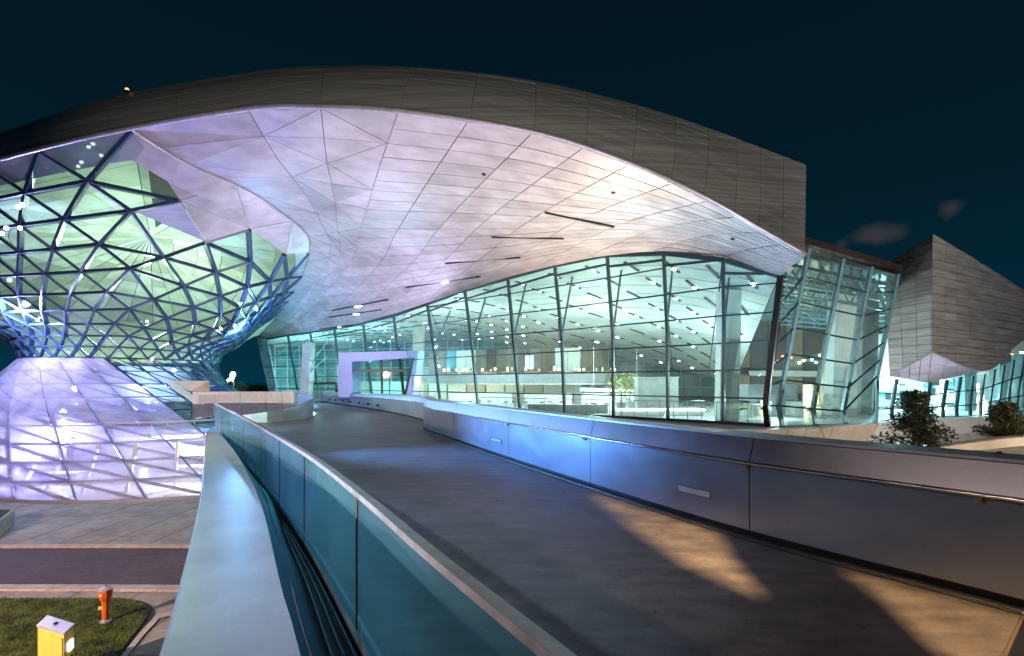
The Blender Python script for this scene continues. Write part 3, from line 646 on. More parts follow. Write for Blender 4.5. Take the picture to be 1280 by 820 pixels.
for i in range(NF, len(us)-1):
    for j in range(NV):
        a, b = us[i], us[i+1]
        its.append((panel_from(SOF, a, b, j/NV, (j+1)/NV, 5, 1, .022, .05, lift=random.uniform(-.004, .012)), [SOF(a, j/NV), SOF(b, (j+1)/NV), SOF(a, (j+1)/NV)], True))
pieces('soffit_panel', its, 'soffit', hall, 290)
sheet(SOF, 40, 24, .07, u=(us[NF], 1)).build('soffit_backing', 'soffit_back', hall)
# dark light slots with small lamps
def locate(px, py):   # nearest surface parameters for a pixel
    best = None
    for i in range(61):
        for j in range(61):
            x, y = PX(SOF(i/60, j/60)); e_ = (x-px)**2+(y-py)**2
            if best is None or e_ < best[0]: best = (e_, i/60, j/60)
    _, u, v = best; s_ = 1/60
    for _ in range(6):
        s_ /= 2
        for du in (-s_, 0, s_):
            for dv in (-s_, 0, s_):
                x, y = PX(SOF(min(1, max(0, u+du)), min(1, max(0, v+dv)))); e_ = (x-px)**2+(y-py)**2
                if e_ < best[0]: best = (e_, min(1, max(0, u+du)), min(1, max(0, v+dv)))
        _, u, v = best
    return SOF(u, v)
for (x0, y0, x1, y1, lt) in ((681, 265, 768, 281, 0), (615, 296, 704, 299, 0), (557, 329, 650, 321, 0), (508, 359, 600, 346, .42), (415, 388, 485, 374, .35), (412, 396, 477, 387, .4), (400, 411, 440, 406, .5)):
    a, b = locate(x0, y0), locate(x1, y1); dn = Vector((0, 0, -.03)); m1 = a.lerp(b, .33); m2 = a.lerp(b, .66)
    sl = MB().beam(a+dn, b+dn, .16, .07).build('light_slot', 'black', hall)
    if lt: p = a.lerp(b, lt+.1); MB().beam(p+Vector((0, 0, -.09)), p.lerp(b, .18)+Vector((0, 0, -.09)), .16, .04).build('lamp', 'e_strip', sl)
for (x, y) in ((605, 218), (767, 241), (916, 300)):
    p = locate(x, y); MB().lathe([(.02, -.03), (.09, -.03), (.10, -.01), (.10, .02)], p, 12).build('downlight', 'black', hall)
# rounded trim along the lower roof edge
tp = [O(-.5+1.5*i/70) for i in range(71)]
MB().tube([p+Vector((0, -.10, .02)) for p in tp], .11, 8).build('edge_trim', 'trim', hall, smooth=True)
# fascia: leaning back
Fk = [(-.55, P(-260, 232, 38.5)), (-.40, P(-100, 198, 33)), (-.26, P(0, 166, 29.5)), (-.12, P(140, 121, 27)), (0, P(322, 89, 24.4)), (.10, P(410, 82.5, 23.2)), (.20, P(520, 84, 22.2)), (.40, P(670, 101.5, 21.6)), (.60, P(795, 131, 21.2)), (.75, P(885, 160, 21.0)), (.88, P(950, 184, 20.9)), (1.0, P(1008, 206, 20.8))]
F_ = keyed(Fk); O2 = keyed([(u, p+Vector((0, -.02, .10))) for u, p in Ok[:-1]]+[(1.0, P(1006, 315, 20.0))])
def FAS(u, v): return O2(u).lerp(F_(u), v)+Vector((0, -.35*math.sin(math.pi*v)*min(1, (1-u)*2.5), 0))
fu = [-.55, -.46, -.38, -.31, -.25, -.19, -.12, -.06, 0.02, .10, .20, .30, .40, .50, .60, .68, .75, .82, .88, .94, 1.0]
its = []
for i in range(len(fu)-1):
    for j in range(13):
        its.append((panel_from(FAS, fu[i], fu[i+1], j/13, (j+1)/13, 5, 1, .007, .04, lift=random.uniform(-.003, .01)), [FAS(fu[i], j/13), FAS(fu[i+1], (j+1)/13)], True))
pieces('fascia_panel', its, 'fascia', hall, 270)
sheet(FAS, 60, 6, .05, u=(-.55, 1)).build('fascia_backing', 'black', hall)
# seam battens every column, and the right-hand end face of the roof
MB().hexa([P(1006, 315, 20.0), P(1008, 206, 20.8), P(1008, 206, 20.8)+Vector((1.0, 9, -.6)), P(978, 345, 22)+Vector((.5, 3, 0))],
          [p+Vector((.0, .05, .05)) for p in (P(1006, 315, 20.1), P(1008, 206, 20.85), P(1008, 206, 20.85)+Vector((.6, 9, -.6)), P(978, 345, 22)+Vector((.3, 3, 0)))]).build('end_face', 'fascia', hall)
# roof covering behind the fascia
TB = keyed([(-.55, Vector((-62, 70, 17))), (-.12, Vector((-50, 72, 17))), (.2, Vector((-28, 74, 15))), (.6, Vector((2, 66, 13))), (1.0, P(1008, 206, 20.8)+Vector((1.0, 9, -.6)))])
def TOP(u, v): return F_(u).lerp(TB(u), v)+Vector((0, 0, .8*math.sin(math.pi*v)))
sheet(TOP, 40, 12, .0, away=Vector((0, 30, 90)), u=(-.55, 1)).build('roof', 'fascia', hall)
bk = MB().tube([O(-.155)+Vector((0, 0, 0)), O(-.155)+Vector((0, 0, .01))], .01)
p = F_(-.105)+Vector((0, -.05, .12)); ol = thing('beacon', 'small orange beacon on the rim of the roof', 'light')
MB().lathe([(.08, 0), (.09, .04), (.07, .10), (.02, .13)], p, 10).build('dome', 'e_orange', ol); MB().lathe([(.1, -.12), (.1, 0)], p, 10).build('foot', 'black', ol); recentre(ol, p)

# ================================================================== GLASS FRONT OF THE HALL
def mpos(i, z):   # point on mullion i (fractional i) at height z
    a = int(min(max(i, 0), len(TT)-2)); f = i-a
    def one(j):
        T, K, B = TT[j], KK[j], BB[j]
        if z >= K.z: t = (z-K.z)/(T.z-K.z); return K.lerp(T, t)
        t = (z-B.z)/(K.z-B.z); return B.lerp(K, t)
    return one(a).lerp(one(a+1), f)
def ztop(i): a = int(min(max(i, 0), len(TT)-2)); return TT[a].z+(TT[a+1].z-TT[a].z)*(i-a)
fr_out = Vector((-.55, -.75, 0)).normalized()
for i in range(len(TT)):
    last = i == len(TT)-1
    mt = 'black' if last else ('mull_light' if i in (1,) else 'mull'); wd = .22 if last else .13
    m_ = MB(); m_.beam(BB[i], KK[i]+(KK[i]-BB[i])*.003, wd, wd*1.5, up=fr_out); m_.beam(KK[i], TT[i], wd, wd*1.5, up=fr_out)
    m_.build('mullion', mt, hall)
levels = [6.5+1.25*k for k in range(7)]
its = []
for i in range(len(TT)-1):
    zb = [DECK+.05]+levels
    for a, b in zip(zb, zb[1:]+[30]):
        zl, zr = min(b, ztop(i)-.05), min(b, ztop(i+1)-.05)
        if zl-a < .15 and zr-a < .15: continue
        zl = max(zl, a+.02); zr = max(zr, a+.02)
        q = [mpos(i+.02, a+.02), mpos(i+.98, a+.02), mpos(i+.98, zr-.01), mpos(i+.02, zl-.01)]
        its.append((MB().hexa(q, [p+Vector((.012, .016, 0)) for p in q]), q, True))
        if b < 30 and b < min(ztop(i), ztop(i+1)): rod('transom', mpos(i, b)+Vector((-.03, -.05, 0)), mpos(i+1, b)+Vector((-.03, -.05, 0)), .05, .07, 'mull', hall)
    rod('transom', mpos(i, DECK+.04), mpos(i+1, DECK+.04), .12, .12, 'mull', hall)
    rod('head_beam', TT[i], TT[i+1], .16, .2, 'mull', hall)
    if i > 2:
        dz = .45; rod('head_beam', TT[i]+Vector((0, .1, -dz-.12)), Vector((TT[i+1].x, TT[i+1].y+.1, max(TT[i+1].z-dz, TT[i].z-dz-.3))), .10, .12, 'mull', hall)
pieces('glass_pane', its, 'glass', hall, 290)
for (kx, ky, tx, ty, i) in ((590, 430, 607, 372, 8), (642, 424, 658, 352, 9), (702, 420, 716, 343, 10), (766, 418, 777, 336, 11), (833, 415, 841, 332, 12), (905, 412, 912, 342, 13),
                            (545, 432, 563, 388, 7), (343, 446, 375, 422, 1), (362, 448, 385, 424, 2), (395, 446, 413, 421, 4), (388, 465, 408, 446, 4)):
    d = BB[i].y; rod('raking_strut', P(kx, ky, d), P(tx, ty, d+1.0), .09, .09, 'mull' if kx > 400 else 'mull_light', hall)

# right-hand bay, leaning outwards, under a dark flat roof edge
rb = [((1011, 311), (973, 507), (978, 535), 21.5), ((1053.5, 324), (1016, 511), (1020, 534), 22.5), ((1089, 334), (1053.5, 514), (1057, 531), 23.5), ((1122, 343), (1096, 470), (1094, 528), 24.5)]
RT = [P(*t, d) for t, k, b, d in rb]; RK = [P(*k, d) for t, k, b, d in rb]; RB = [P(*b, d) for t, k, b, d in rb]
RT.insert(0, P(984, 345, 20.9)); RK.insert(0, P(962, 507, 21.3)); RB.insert(0, P(964, 535.5, 21.3))
for i in range(1, 5):
    m_ = MB(); m_.beam(RB[i], RK[i], .13, .2, up=(0, -1, 0)); m_.beam(RK[i], RT[i], .13, .2, up=(0, -1, 0)); m_.build('mullion', 'mull_light', hall)
def rpos(i, s):
    return RB[i].lerp(RK[i], s/.15) if s < .15 else RK[i].lerp(RT[i], (s-.15)/.85)
ss = [0, .15, .29, .43, .57, .71, .85, 1.0]; its = []
for i in range(4):
    for a, b in zip(ss, ss[1:]):
        q = [rpos(i, a).lerp(rpos(i+1, a), .02), rpos(i, a).lerp(rpos(i+1, a), .98), rpos(i, b).lerp(rpos(i+1, b), .98), rpos(i, b).lerp(rpos(i+1, b), .02)]
        MB().hexa(q, [p+Vector((0, .018, 0)) for p in q]).build('glass_pane', 'glass', hall)
        rod('transom', rpos(i, a)+Vector((0, -.05, 0)), rpos(i+1, a)+Vector((0, -.05, 0)), .05, .07, 'mull', hall)
# flat roof slab edge above that bay
r0, r1 = P(1003, 303, 20.8), P(1129, 339, 24.9)
MB().hexa([r0, r1, r1+Vector((0, 0, .28)), r0+Vector((0, 0, .28))], [r0+Vector((9, 22, 0)), r1+Vector((6, 20, 0)), r1+Vector((6, 20, .28)), r0+Vector((9, 22, .28))]).build('flat_roof', 'brown', hall)
for i, (a, b) in enumerate((((1021, 322), (1047, 372)), ((1059, 334), (1079, 380)), ((1092, 348), (1107, 388)), ((988, 335), (1000, 356)))):
    rod('raking_strut', P(*a, 24.5+i*.4), P(*b, 23.4+i*.4), .09, .09, 'mull_light', hall)
# roof trusses behind the right bay
def fan(p, f, dz=0): return Vector((p.x*f, p.y*f, p.z+dz))
RTm = [RT[0]+Vector((-1.0, .2, .2)), RT[2], RT[4]+Vector((1.2, 0, 0))]
for k in range(7):
    f = 1.05+.13*k; a = fan(RT[1]+Vector((-1.2, 0, 0)), f, -.35); b = fan(RT[4]+Vector((-.2 if k < 2 else .8, 0, 0)), f, -.35)
    rod('truss_chord', a, b, .12, .16, 'mull', hall); rod('truss_chord', a+Vector((0, 0, -.8)), b+Vector((0, 0, -.8)), .09, .12, 'mull_light', hall)
    for j in range(6):
        u0, u1 = a.lerp(b, j/6), a.lerp(b, (j+.5)/6)+Vector((0, 0, -.8)); rod('truss_web', u0, u1, .06, .06, 'mull_light', hall); rod('truss_web', u1, a.lerp(b, (j+1)/6), .06, .06, 'mull_light', hall)
for k in range(10):
    a = fan(RT[1].lerp(RT[4], k/9), 1.03, -.2); rod('purlin', a, fan(a, 1.9, -.4), .10, .14, 'mull', hall)
q = [fan(RT[1]+Vector((-1.5, 0, 0)), 1.02), fan(RT[4]+Vector((-.1, 0, 0)), 1.01), fan(RT[4]+Vector((.3, 0, 0)), 2.0), fan(RT[1]+Vector((-2, 0, 0)), 2.2)]
MB().hexa(q, [p+Vector((0, 0, .05)) for p in q]).build('roof_underside', 'mull_light', hall)

# ------------------------------------------------------------------ interior of the hall
fl = [BB[0]+Vector((0, .1, -.02))]+[b+Vector((.05, .1, -.02)) for b in BB[1:]]+[RB[4]+Vector((0, 0, 0))]+[Vector((36, 34, DECK-.02)), Vector((60, 50, DECK-.02)), Vector((50, 80, DECK-.02)), Vector((-48, 84, DECK-.02))]
fl = [Vector((p.x, p.y, DECK-.02)) for p in fl]
tag(MB().poly(fl, .4).build('hall_floor', 'floor'), kind='structure')
cb_k = [(0, P(345, 434, 78)), (3, P(440, 430, 78)), (6, P(520, 427, 74)), (8, P(590, 425, 70)), (9, P(640, 432, 66)), (10, P(700, 447, 62)), (11, P(770, 451, 60)), (12, P(840, 460, 55)), (13, P(885, 470, 51)), (14, P(918, 478, 48))]
cbk = keyed(cb_k)
def CE(u, v):
    a = topc(u)+Vector((.05, .18, .02)); b = cbk(u); p = a.lerp(b, v); return p
its = []
for i in range(14):
    for j in range(20):
        its.append((panel_from(CE, i, i+1, j/20, (j+1)/20, 2, 1, .045, .05), [CE(i, j/20), CE(i+1, (j+1)/20)], True))
pieces('ceiling_panel', its, 'ceil', hall, 285)
sheet(CE, 28, 10, .08, u=(0, 14)).build('ceiling_backing', 'soffit_back', hall)
rs = random.Random(3)
for j in range(12):
    for i in range(15):
        u = 3.5+i*.72+(j % 2)*.36; v = .05+j*.078
        if u > 13.7: continue
        a, b = CE(u-.12, v-.022), CE(u+.12, v+.022); dn = Vector((0, 0, -.05))
        s_ = MB().beam(a+dn, b+dn, .14, .06).build('light_slot', 'black', hall)
        if rs.random() < (.62 if u > 8 else .3):
            q = a.lerp(b, rs.uniform(.3, .6)); MB().beam(q+Vector((0, 0, -.10)), q.lerp(b, .35)+Vector((0, 0, -.10)), .17, .03).build('lamp', 'e_strip', s_)
# back window wall (teal night glass) with pale posts
bw0, bw1 = P(346, 436, 82), P(1000, 436, 62)
MB().add([Vector((bw0.x, bw0.y, DECK)), Vector((bw1.x, bw1.y, DECK)), Vector((bw1.x, bw1.y, 17)), Vector((bw0.x, bw0.y, 17))], [(0, 1, 2, 3)]).build('back_glazing', 'backteal', hall)
for k in range(34):
    p = bw0.lerp(bw1, k/33)+Vector((0, -.25, 0)); rod('back_post', Vector((p.x, p.y, DECK)), Vector((p.x-.25, p.y, 15)), .16, .16, 'white', hall)
for z in (6.6, 8.0, 9.4, 10.8, 12.2): rod('back_rail', Vector((bw0.x, bw0.y-.3, z)), Vector((bw1.x, bw1.y-.3, z)), .09, .09, 'white', hall)
# columns
def column(bl, br, tl, tr, d, name='column', mat='concrete', deep=1.0):
    q = [PZ(bl, DECK, d), PZ(br, DECK, d)]; q += [q[1]+Vector((.1, deep, 0)), q[0]+Vector((.1, deep, 0))]
    t = [P(tl[0], tl[1], d), P(tr[0], tr[1], d)]; t += [t[1]+Vector((.1, deep, 0)), t[0]+Vector((.1, deep, 0))]
    return MB().hexa(q, t).build(name, mat, hall, bevel=.03)
column(900, 924, (903, 362), (927.5, 362), 25.5, mat='white'); column(374, 385, (378, 430), (388, 428), 49); column(512, 525, (517, 402), (528, 401), 48)
column(1040, 1072, (1046, 356), (1071, 352), 29, mat='white'); column(1076, 1096, (1080, 350), (1100, 352), 30, mat='greyp'); column(717, 727, (717, 474), (727, 474), 46)
column(1034, 1041, (1034, 440), (1041, 440), 36)
# mezzanine with the shop
mz = thing('mezzanine', 'curved white gallery inside the hall with brown panelled shop wall', 'gallery')
mzp = curve([P(535, 462, 50), P(600, 463, 47), P(660, 464, 45), P(720, 466, 44), P(757, 469, 45), P(762, 466, 50)], 22)
zt = 7.95; zb = 7.15
MB().ribbon([Vector((p.x, p.y, zb)) for p in mzp], [Vector((p.x, p.y, zt)) for p in mzp], .15).build('gallery_front', 'greyp', mz)
MB().ribbon([Vector((p.x, p.y, zb)) for p in mzp], [Vector((p.x+1, p.y+12, zb)) for p in mzp], .15, (0, 0, -1)).build('gallery_slab', 'white', mz)
back = [Vector((p.x*1.06, p.y+3.4, 0)) for p in mzp]
cols_ = ['shop', 'shop', 'backteal', 'white', 'white', 'shop', 'brown', 'shop', 'shop', 'brown', 'shop', 'shop', 'white', 'white', 'shop']
for i in range(len(back)-1):
    a, b = back[i], back[i+1]; q = (b-a)*.02
    MB().hexa([Vector((a+q).to_tuple())+Vector((0, 0, zb)), b-q+Vector((0, 0, zb)), b-q+Vector((0, .15, zb)), a+q+Vector((0, .15, zb))], [a+q+Vector((0, 0, 10.4)), b-q+Vector((0, 0, 10.4)), b-q+Vector((0, .15, 10.4)), a+q+Vector((0, .15, 10.4))]).build('wall_panel', cols_[i % 15], mz)
for i in range(2, 20, 2):
    p = mzp[i]+Vector((.2, 1.6, 0)); s_ = MB().box((p.x, p.y, zt+.02), 1.5, .5, .5).build('display_counter', 'wood', mz)
    for k in range(4):
        MB().box((p.x-.6+k*.4, p.y-.1, zt+.42+rs.uniform(-.05, .1)), .16, .16, rs.uniform(.15, .35)).build('display_lamp', rs.choice(['e_orange', 'e_warm', 'white', 'brown', 'e_warm']), s_)
for px in (659, 664.5): p = P(px, 450, 48); MB().box((p.x, p.y, 9.1), .32, .06, 1.2).build('screen', 'e_blue', mz)
recentre(mz, Vector((0, 46, DECK)))
# under the gallery: warm lit lounge wall and light band
lw = thing('lounge_wall', 'warm lit wall under the gallery at the back of the hall', 'wall')
for k in range(12):
    a, b = P(440+k*24, 0, 56), P(462+k*24, 0, 56)
    MB().box(((a.x+b.x)/2, 56+.02*k, DECK+1.0), b.x-a.x, .2, 2.0).build('wall_panel', 'white' if k % 3 else 'cream', lw)
MB().beam(P(555, 473, 54), P(700, 475, 54), .12, .10).build('light_band', 'e_warm', lw); recentre(lw, Vector((0, 56, DECK)))
def desk(px0, px1, d, h, label, mat='white', topm='greyp', z0=DECK, depth=1.0, group=None, cat='counter'):
    a, b = PZ(px0, z0, d), PZ(px1, z0, d); t = thing('service_counter' if cat == 'counter' else cat, label, cat, group)
    MB().box(((a.x+b.x)/2, d+depth/2, z0+h/2), b.x-a.x, depth, h).build('front', mat, t, bevel=.02)
    MB().box(((a.x+b.x)/2, d+depth/2, z0+h+.03), b.x-a.x+.1, depth+.1, .05).build('top', topm, t); recentre(t, ((a.x+b.x)/2, d+depth/2, z0)); return t
desk(562, 640, 44, 1.0, 'long pale counter at the left under the gallery'); desk(655, 715, 43, .95, 'pale counter in front of the warm wall right of the gallery column', 'white')
desk(728, 800, 41, 1.0, 'white bar counter with a bright light band over it')
desk(797, 848, 34, 2.2, 'tall white freestanding box by the bar', 'concrete', 'white'); desk(660, 760, 32, .45, 'long low pale bench nearest the glass front', 'concrete')
desk(775, 830, 29, .32, 'low white lit plinth by the glass front', 'white', 'e_white'); desk(838, 880, 29.5, .3, 'short low white lit plinth next to the big column', 'white', 'e_white')
desk(993, 1005, 29, .75, 'small white stand by the right bay glass', 'white', 'white'); desk(965, 985, 33, .9, 'grey stand left in the right bay', 'white', 'greyp')
lb = thing('bar_canopy', 'bright white light band hanging over the bar', 'light'); a, b = P(726, 487, 40), P(812, 488.5, 40)
MB().beam(a, b, .5, .18).build('lamp', 'e_white', lb); MB().beam(a+Vector((0, 0, .12)), b+Vector((0, 0, .12)), .6, .05).build('housing', 'white', lb)
MB().beam(a+Vector((1, 0, 0)), a+Vector((1, 0, 3.4)), .03).build('hanger', 'white', lb); MB().beam(b-Vector((1, 0, 0)), b+Vector((-1, 0, 3.4)), .03).build('hanger', 'white', lb); recentre(lb, a.lerp(b, .5))
# indoor plants near the bar
def leafcloud(mb, c, rx, rz, n, size, seed, bias=0):
    r = random.Random(seed)
    for _ in range(n):
        while True:
            x, y, z = r.uniform(-1, 1), r.uniform(-1, 1), r.uniform(-1, 1)
            if x*x+y*y+z*z < 1: break
        k = 1-bias*max(0, z); p = Vector(c)+Vector((x*rx*k, y*rx*k, z*rz)); a = r.uniform(0, 6.28); t = r.uniform(-.8, .8); s = size*r.uniform(.6, 1.4)
        ux = Vector((math.cos(a)*math.cos(t), math.sin(a)*math.cos(t), math.sin(t)))*s; uy = ux.cross(Vector((r.uniform(-1, 1), r.uniform(-1, 1), 1))).normalized()*s*.38
        mb.add([p-ux*.5, p+uy*.5, p+ux*.6, p-uy*.5], [(0, 1, 2, 3)])
for px, d, lab in ((787, 38, 'yellow green potted shrub beside the bar, taller'), (776, 36, 'yellow green potted shrub in front of the bar, shorter')):
    t = thing('potted_plant', lab, 'plant'); p = PZ(px, DECK, d); m_ = MB(); leafcloud(m_, p+Vector((0, 0, 1.6)), 1.1, 1.0, 260, .3, int(px)); m_.build('leaves', material('indoor_leaf', (.35, .36, .08), .6), t)
    MB().lathe([(.3, 0), (.4, .5), (.36, .5)], p, 10).build('pot', 'concrete', t); MB().tube([p+Vector((0, 0, .4)), p+Vector((.05, 0, 1.3))], .04).build('stem', 'bark', t); recentre(t, p)
# right part of the interior: brown back wall, hung grey box, railings, warm windows
iw = thing('inner_wall', 'dim brown inner wall with red and white lights behind the right glass bay', 'wall')
for k in range(14):
    a, b = P(916+k*22, 0, 47), P(937+k*22, 0, 47); MB().box(((a.x+b.x)/2, 47+.03*(k % 2), 10.6), b.x-a.x-.04, .2, 8.8).build('wall_panel', 'brown' if k % 3 else 'shop', iw)
for k in range(16):
    p = P(968+k*5.2, 448+rs.uniform(-4, 6), 46.6); MB().box(p, .22, .1, .2).build('wall_light', rs.choice(['e_orange', 'e_orange', 'e_teal', 'e_warm', 'greyp']), iw)
MB().beam(P(935, 466, 46), P(1150, 470, 44), .6, .5).build('gallery_edge', 'greyp', iw); recentre(iw, (22, 47, DECK))
hb = thing('hanging_box', 'grey box shaped booth above the floor behind the black corner post', 'booth')
a, b = P(935, 503, 30), P(998, 503, 30); MB().box(((a.x+b.x)/2, 31, 6.6), b.x-a.x, 2, .95).build('shell', 'greyp', hb); 
for px in (942, 978): p = PZ(px, DECK, 30.4); MB().box((p.x, p.y, 5.72), .3, .3, .86).build('leg', 'concrete', hb)
recentre(hb, ((a.x+b.x)/2, 31, DECK))
for k, (px, w_, mt) in enumerate(((1008, 10, 'e_warm'), (1022, 14, 'cream'), (1028, 7, 'e_warm'), (954, 8, 'e_warm'), (962, 6, 'e_warm'))):
    t = thing('lit_doorway', ['warm lit doorway just right of the grey booth', 'cream recess between the warm doorways', 'warm lit doorway left of the teal column', 'warm lit doorway under the grey booth, left one', 'warm lit doorway under the grey booth, right one'][k], 'doorway')
    p = PZ(px, DECK, 38-k*.2); ww = w_/640*38; MB().box((p.x, p.y, DECK+.95), ww, .1, 1.5).build('opening', mt, t)
    MB().box((p.x-ww/2, p.y-.03, DECK+.95), .06, .14, 1.6).build('jamb', 'greyp', t); MB().box((p.x+ww/2, p.y-.03, DECK+.95), .06, .14, 1.6).build('jamb', 'greyp', t); recentre(t, (p.x, p.y, DECK))
# cafe tables and stools on the hall floor, copied
def copy_tree(o, loc):
    c = o.copy(); COL.objects.link(c); c.location = loc
    for ch in o.children: d_ = ch.copy(); COL.objects.link(d_); d_.parent = c
    return c
tb0 = thing('cafe_table', 'round white cafe table on the hall floor behind the glass', 'table', 'cafe tables inside the hall')
MB().lathe([(.42, .72), (.44, .74), (.42, .76)], Vector(), 16).build('table_top', 'white', tb0); MB().lathe([(.22, 0), (.22, .02), (.03, .04), (.03, .72)], Vector(), 12).build('leg', 'greyp', tb0)
st0 = thing('stool', 'dark upholstered stool on the hall floor behind the glass', 'stool', 'stools around the cafe tables')
MB().lathe([(.17, .42), (.19, .44), (.19, .48), (.12, .50)], Vector(), 12).build('seat', 'brown', st0); MB().lathe([(.16, 0), (.16, .02), (.025, .03), (.025, .43)], Vector(), 10).build('leg', 'chrome', st0)
places = ((600, 40, 'left of the long bench'), (645, 38, 'behind the long bench'), (690, 38, 'before the warm gallery column'), (745, 35, 'between the bench and the bar'), (822, 36, 'in front of the tall white box'), (872, 33, 'left of the big concrete column'), (940, 28, 'just right of the big concrete column'), (1028, 27, 'behind the right glass bay'))
for n_, (px, d, pl_) in enumerate(places):
    p = PZ(px, DECK-.02, d); o = tb0 if n_ == 0 else copy_tree(tb0, p); o.location = p; o['label'] = 'round white cafe table '+pl_
    for k, sd_ in enumerate(('right hand', 'far', 'left hand')):
        a = (.2, 1.7, 3.3)[k]; q = p+Vector((math.cos(a)*.75, math.sin(a)*.75, 0))
        o = st0 if n_ == 0 and k == 0 else copy_tree(st0, q); o.location = q; o['label'] = 'dark '+sd_+' stool of the table '+pl_
# guard rail just inside the glass
gr = thing('guard_rail', 'slim pale guard rail just inside the glass front by the big column', 'railing')
a, b = PZ(600, DECK, 33), PZ(955, DECK, 23.5)
for z in (.95,): MB().beam(a+Vector((0, 0, z)), b+Vector((0, 0, z)), .04, .04).build('top_rail', 'mull_light', gr)
for k in range(25): p = a.lerp(b, k/24); rod('post', p, p+Vector((0, 0, .94)), .03, .03, 'mull_light', gr)
recentre(gr, a)
# portal around the entrance, and the dark framed door
po = thing('entrance_portal', 'blue violet slanted portal frame around a glazed entrance', 'portal')
d = 41.0
oq = [P(423, 500, d), P(418+5, 441, d), P(523, 438, d), P(515, 500, d)]; iq = [P(441, 500, d), P(440, 452, d), P(517, 447, d), P(505, 500, d)]
for a, b, c, e_ in ((oq[0], oq[1], iq[1], iq[0]), (oq[1], oq[2], iq[2], iq[1]), (oq[2], oq[3], iq[3], iq[2])):
    MB().hexa([a, b, c, e_], [p+Vector((.2, 1.6, 0)) for p in (a, b, c, e_)]).build('frame_side', 'portal', po)
g0 = [p+Vector((0, .5, 0)) for p in iq]
MB().hexa(g0, [p+Vector((0, .03, 0)) for p in g0]).build('glass_pane', 'glass', po)
MB().beam(g0[0].lerp(g0[3], .55)+Vector((0, -.05, 0)), g0[1].lerp(g0[2], .45)+Vector((0, -.05, 0)), .14).build('mullion', 'black', po)
MB().beam(P(441, 463, d+.4), P(515, 463, d+.4), .2).build('transom', 'mull', po); MB().beam(iq[3], iq[2], .16).build('jamb', 'black', po); recentre(po, (oq[0]+oq[3])/2)
do = thing('entrance_door', 'dark framed glass door at the far end of the deck', 'door')
d = 50; f_ = [P(387, 498, d), P(387, 479.5, d), P(421, 479, d), P(421, 498, d)]
for a, b in zip(f_, f_[1:]): MB().beam(a, b, .22).build('frame', 'black', do)
g0 = [p+Vector((0, .1, 0)) for p in f_]; MB().hexa(g0, [p+Vector((0, .03, 0)) for p in g0]).build('glass_pane', 'glass', do)
MB().beam(P(395.5, 498, d), P(395.5, 481, d), .09).build('mullion', 'mull_light', do); recentre(do, (f_[0]+f_[3])/2)
lw2 = thing('low_wall', 'low pale wall beside the dark framed door at the deck end', 'wall')
for k in range(5): a, b = P(350+k*17, 497, 51), P(366+k*17, 497, 51); MB().box(((a.x+b.x)/2, 51.3, DECK+.55), b.x-a.x, .2, 1.1).build('wall_panel', 'cream', lw2)
recentre(lw2, ((P(390, 497, 51)).x, 51, DECK))

# ================================================================== LOWER GLASS FRONT, FAR RIGHT
lf = thing('lower_glass_front', 'curved glass front with slanted mullions under the grey steel pavilion', 'building')
lm = [((1094, 470), (1094, 528), 24.6), ((1121, 474), (1115, 524), 25.4), ((1163, 478), (1160, 522), 26.8), ((1184, 475), (1179, 521), 27.6), ((1201, 471), (1196, 521), 28.2), ((1216, 470), (1213, 520), 28.9),
      ((1230, 468), (1226, 519), 29.6), ((1243, 462), (1237, 518), 30.4), ((1255, 456), (1248, 517), 31.2), ((1267, 450), (1259, 516), 32), ((1280, 445), (1270, 515), 33), ((1296, 440), (1283, 514), 34), ((1330, 432), (1310, 513), 36)]
LT = [P(*t, d) for t, b, d in lm]; LB = [P(*b, d) for t, b, d in lm]
LKk = [b.lerp(t, .28)+Vector((-.12, -.05, 0)) for t, b in zip(LT, LB)]
def lpos(i, s): return LB[i].lerp(LKk[i], s/.28) if s < .28 else LKk[i].lerp(LT[i], (s-.28)/.72)
for i in range(len(lm)):
    m_ = MB(); m_.beam(LB[i], LKk[i], .10, .14, up=(0, -1, 0)); m_.beam(LKk[i], LT[i], .10, .14, up=(0, -1, 0)); m_.build('mullion', 'mull', lf)
for i in range(len(lm)-1):
    for a, b in ((0, .28), (.28, .64), (.64, 1)):
        q = [lpos(i, a).lerp(lpos(i+1, a), .03), lpos(i, a).lerp(lpos(i+1, a), .97), lpos(i, b).lerp(lpos(i+1, b), .97), lpos(i, b).lerp(lpos(i+1, b), .03)]
        MB().hexa(q, [p+Vector((0, .018, 0)) for p in q]).build('glass_pane', 'glass', lf); rod('transom', lpos(i, a)+Vector((0, -.04, 0)), lpos(i+1, a)+Vector((0, -.04, 0)), .05, .06, 'mull', lf)
MB().add([PZ(1090, DECK, 40)+Vector((0, 0, 0)), PZ(1400, DECK, 46), PZ(1400, 11, 46), PZ(1090, 11, 40)], [(0, 1, 2, 3)]).build('back_wall', 'white', lf)
for k in range(60):
    p = P(1100+k*3.4, 498+rs.uniform(-22, 20), 39.5-rs.random()*4); MB().box(p, rs.uniform(.2, .9), .1, rs.uniform(.1, .6)).build('wall_light', rs.choice(['e_white', 'e_teal', 'e_warm', 'backteal', 'backteal', 'mull']), lf)
for k, px in enumerate((1207, 1250, 1278)): MB().box(PZ(px, DECK+1.9, 35), .8, .8, 3.8).build('column', 'mull_light', lf)
for k in range(30):
    p = P(1250+rs.uniform(0, 40), 452+rs.uniform(-14, 14), 36); MB().box(p, .18, .1, .12).build('wall_light', rs.choice(['e_warm', 'e_orange', 'e_white']), lf)
recentre(lf, LB[0])

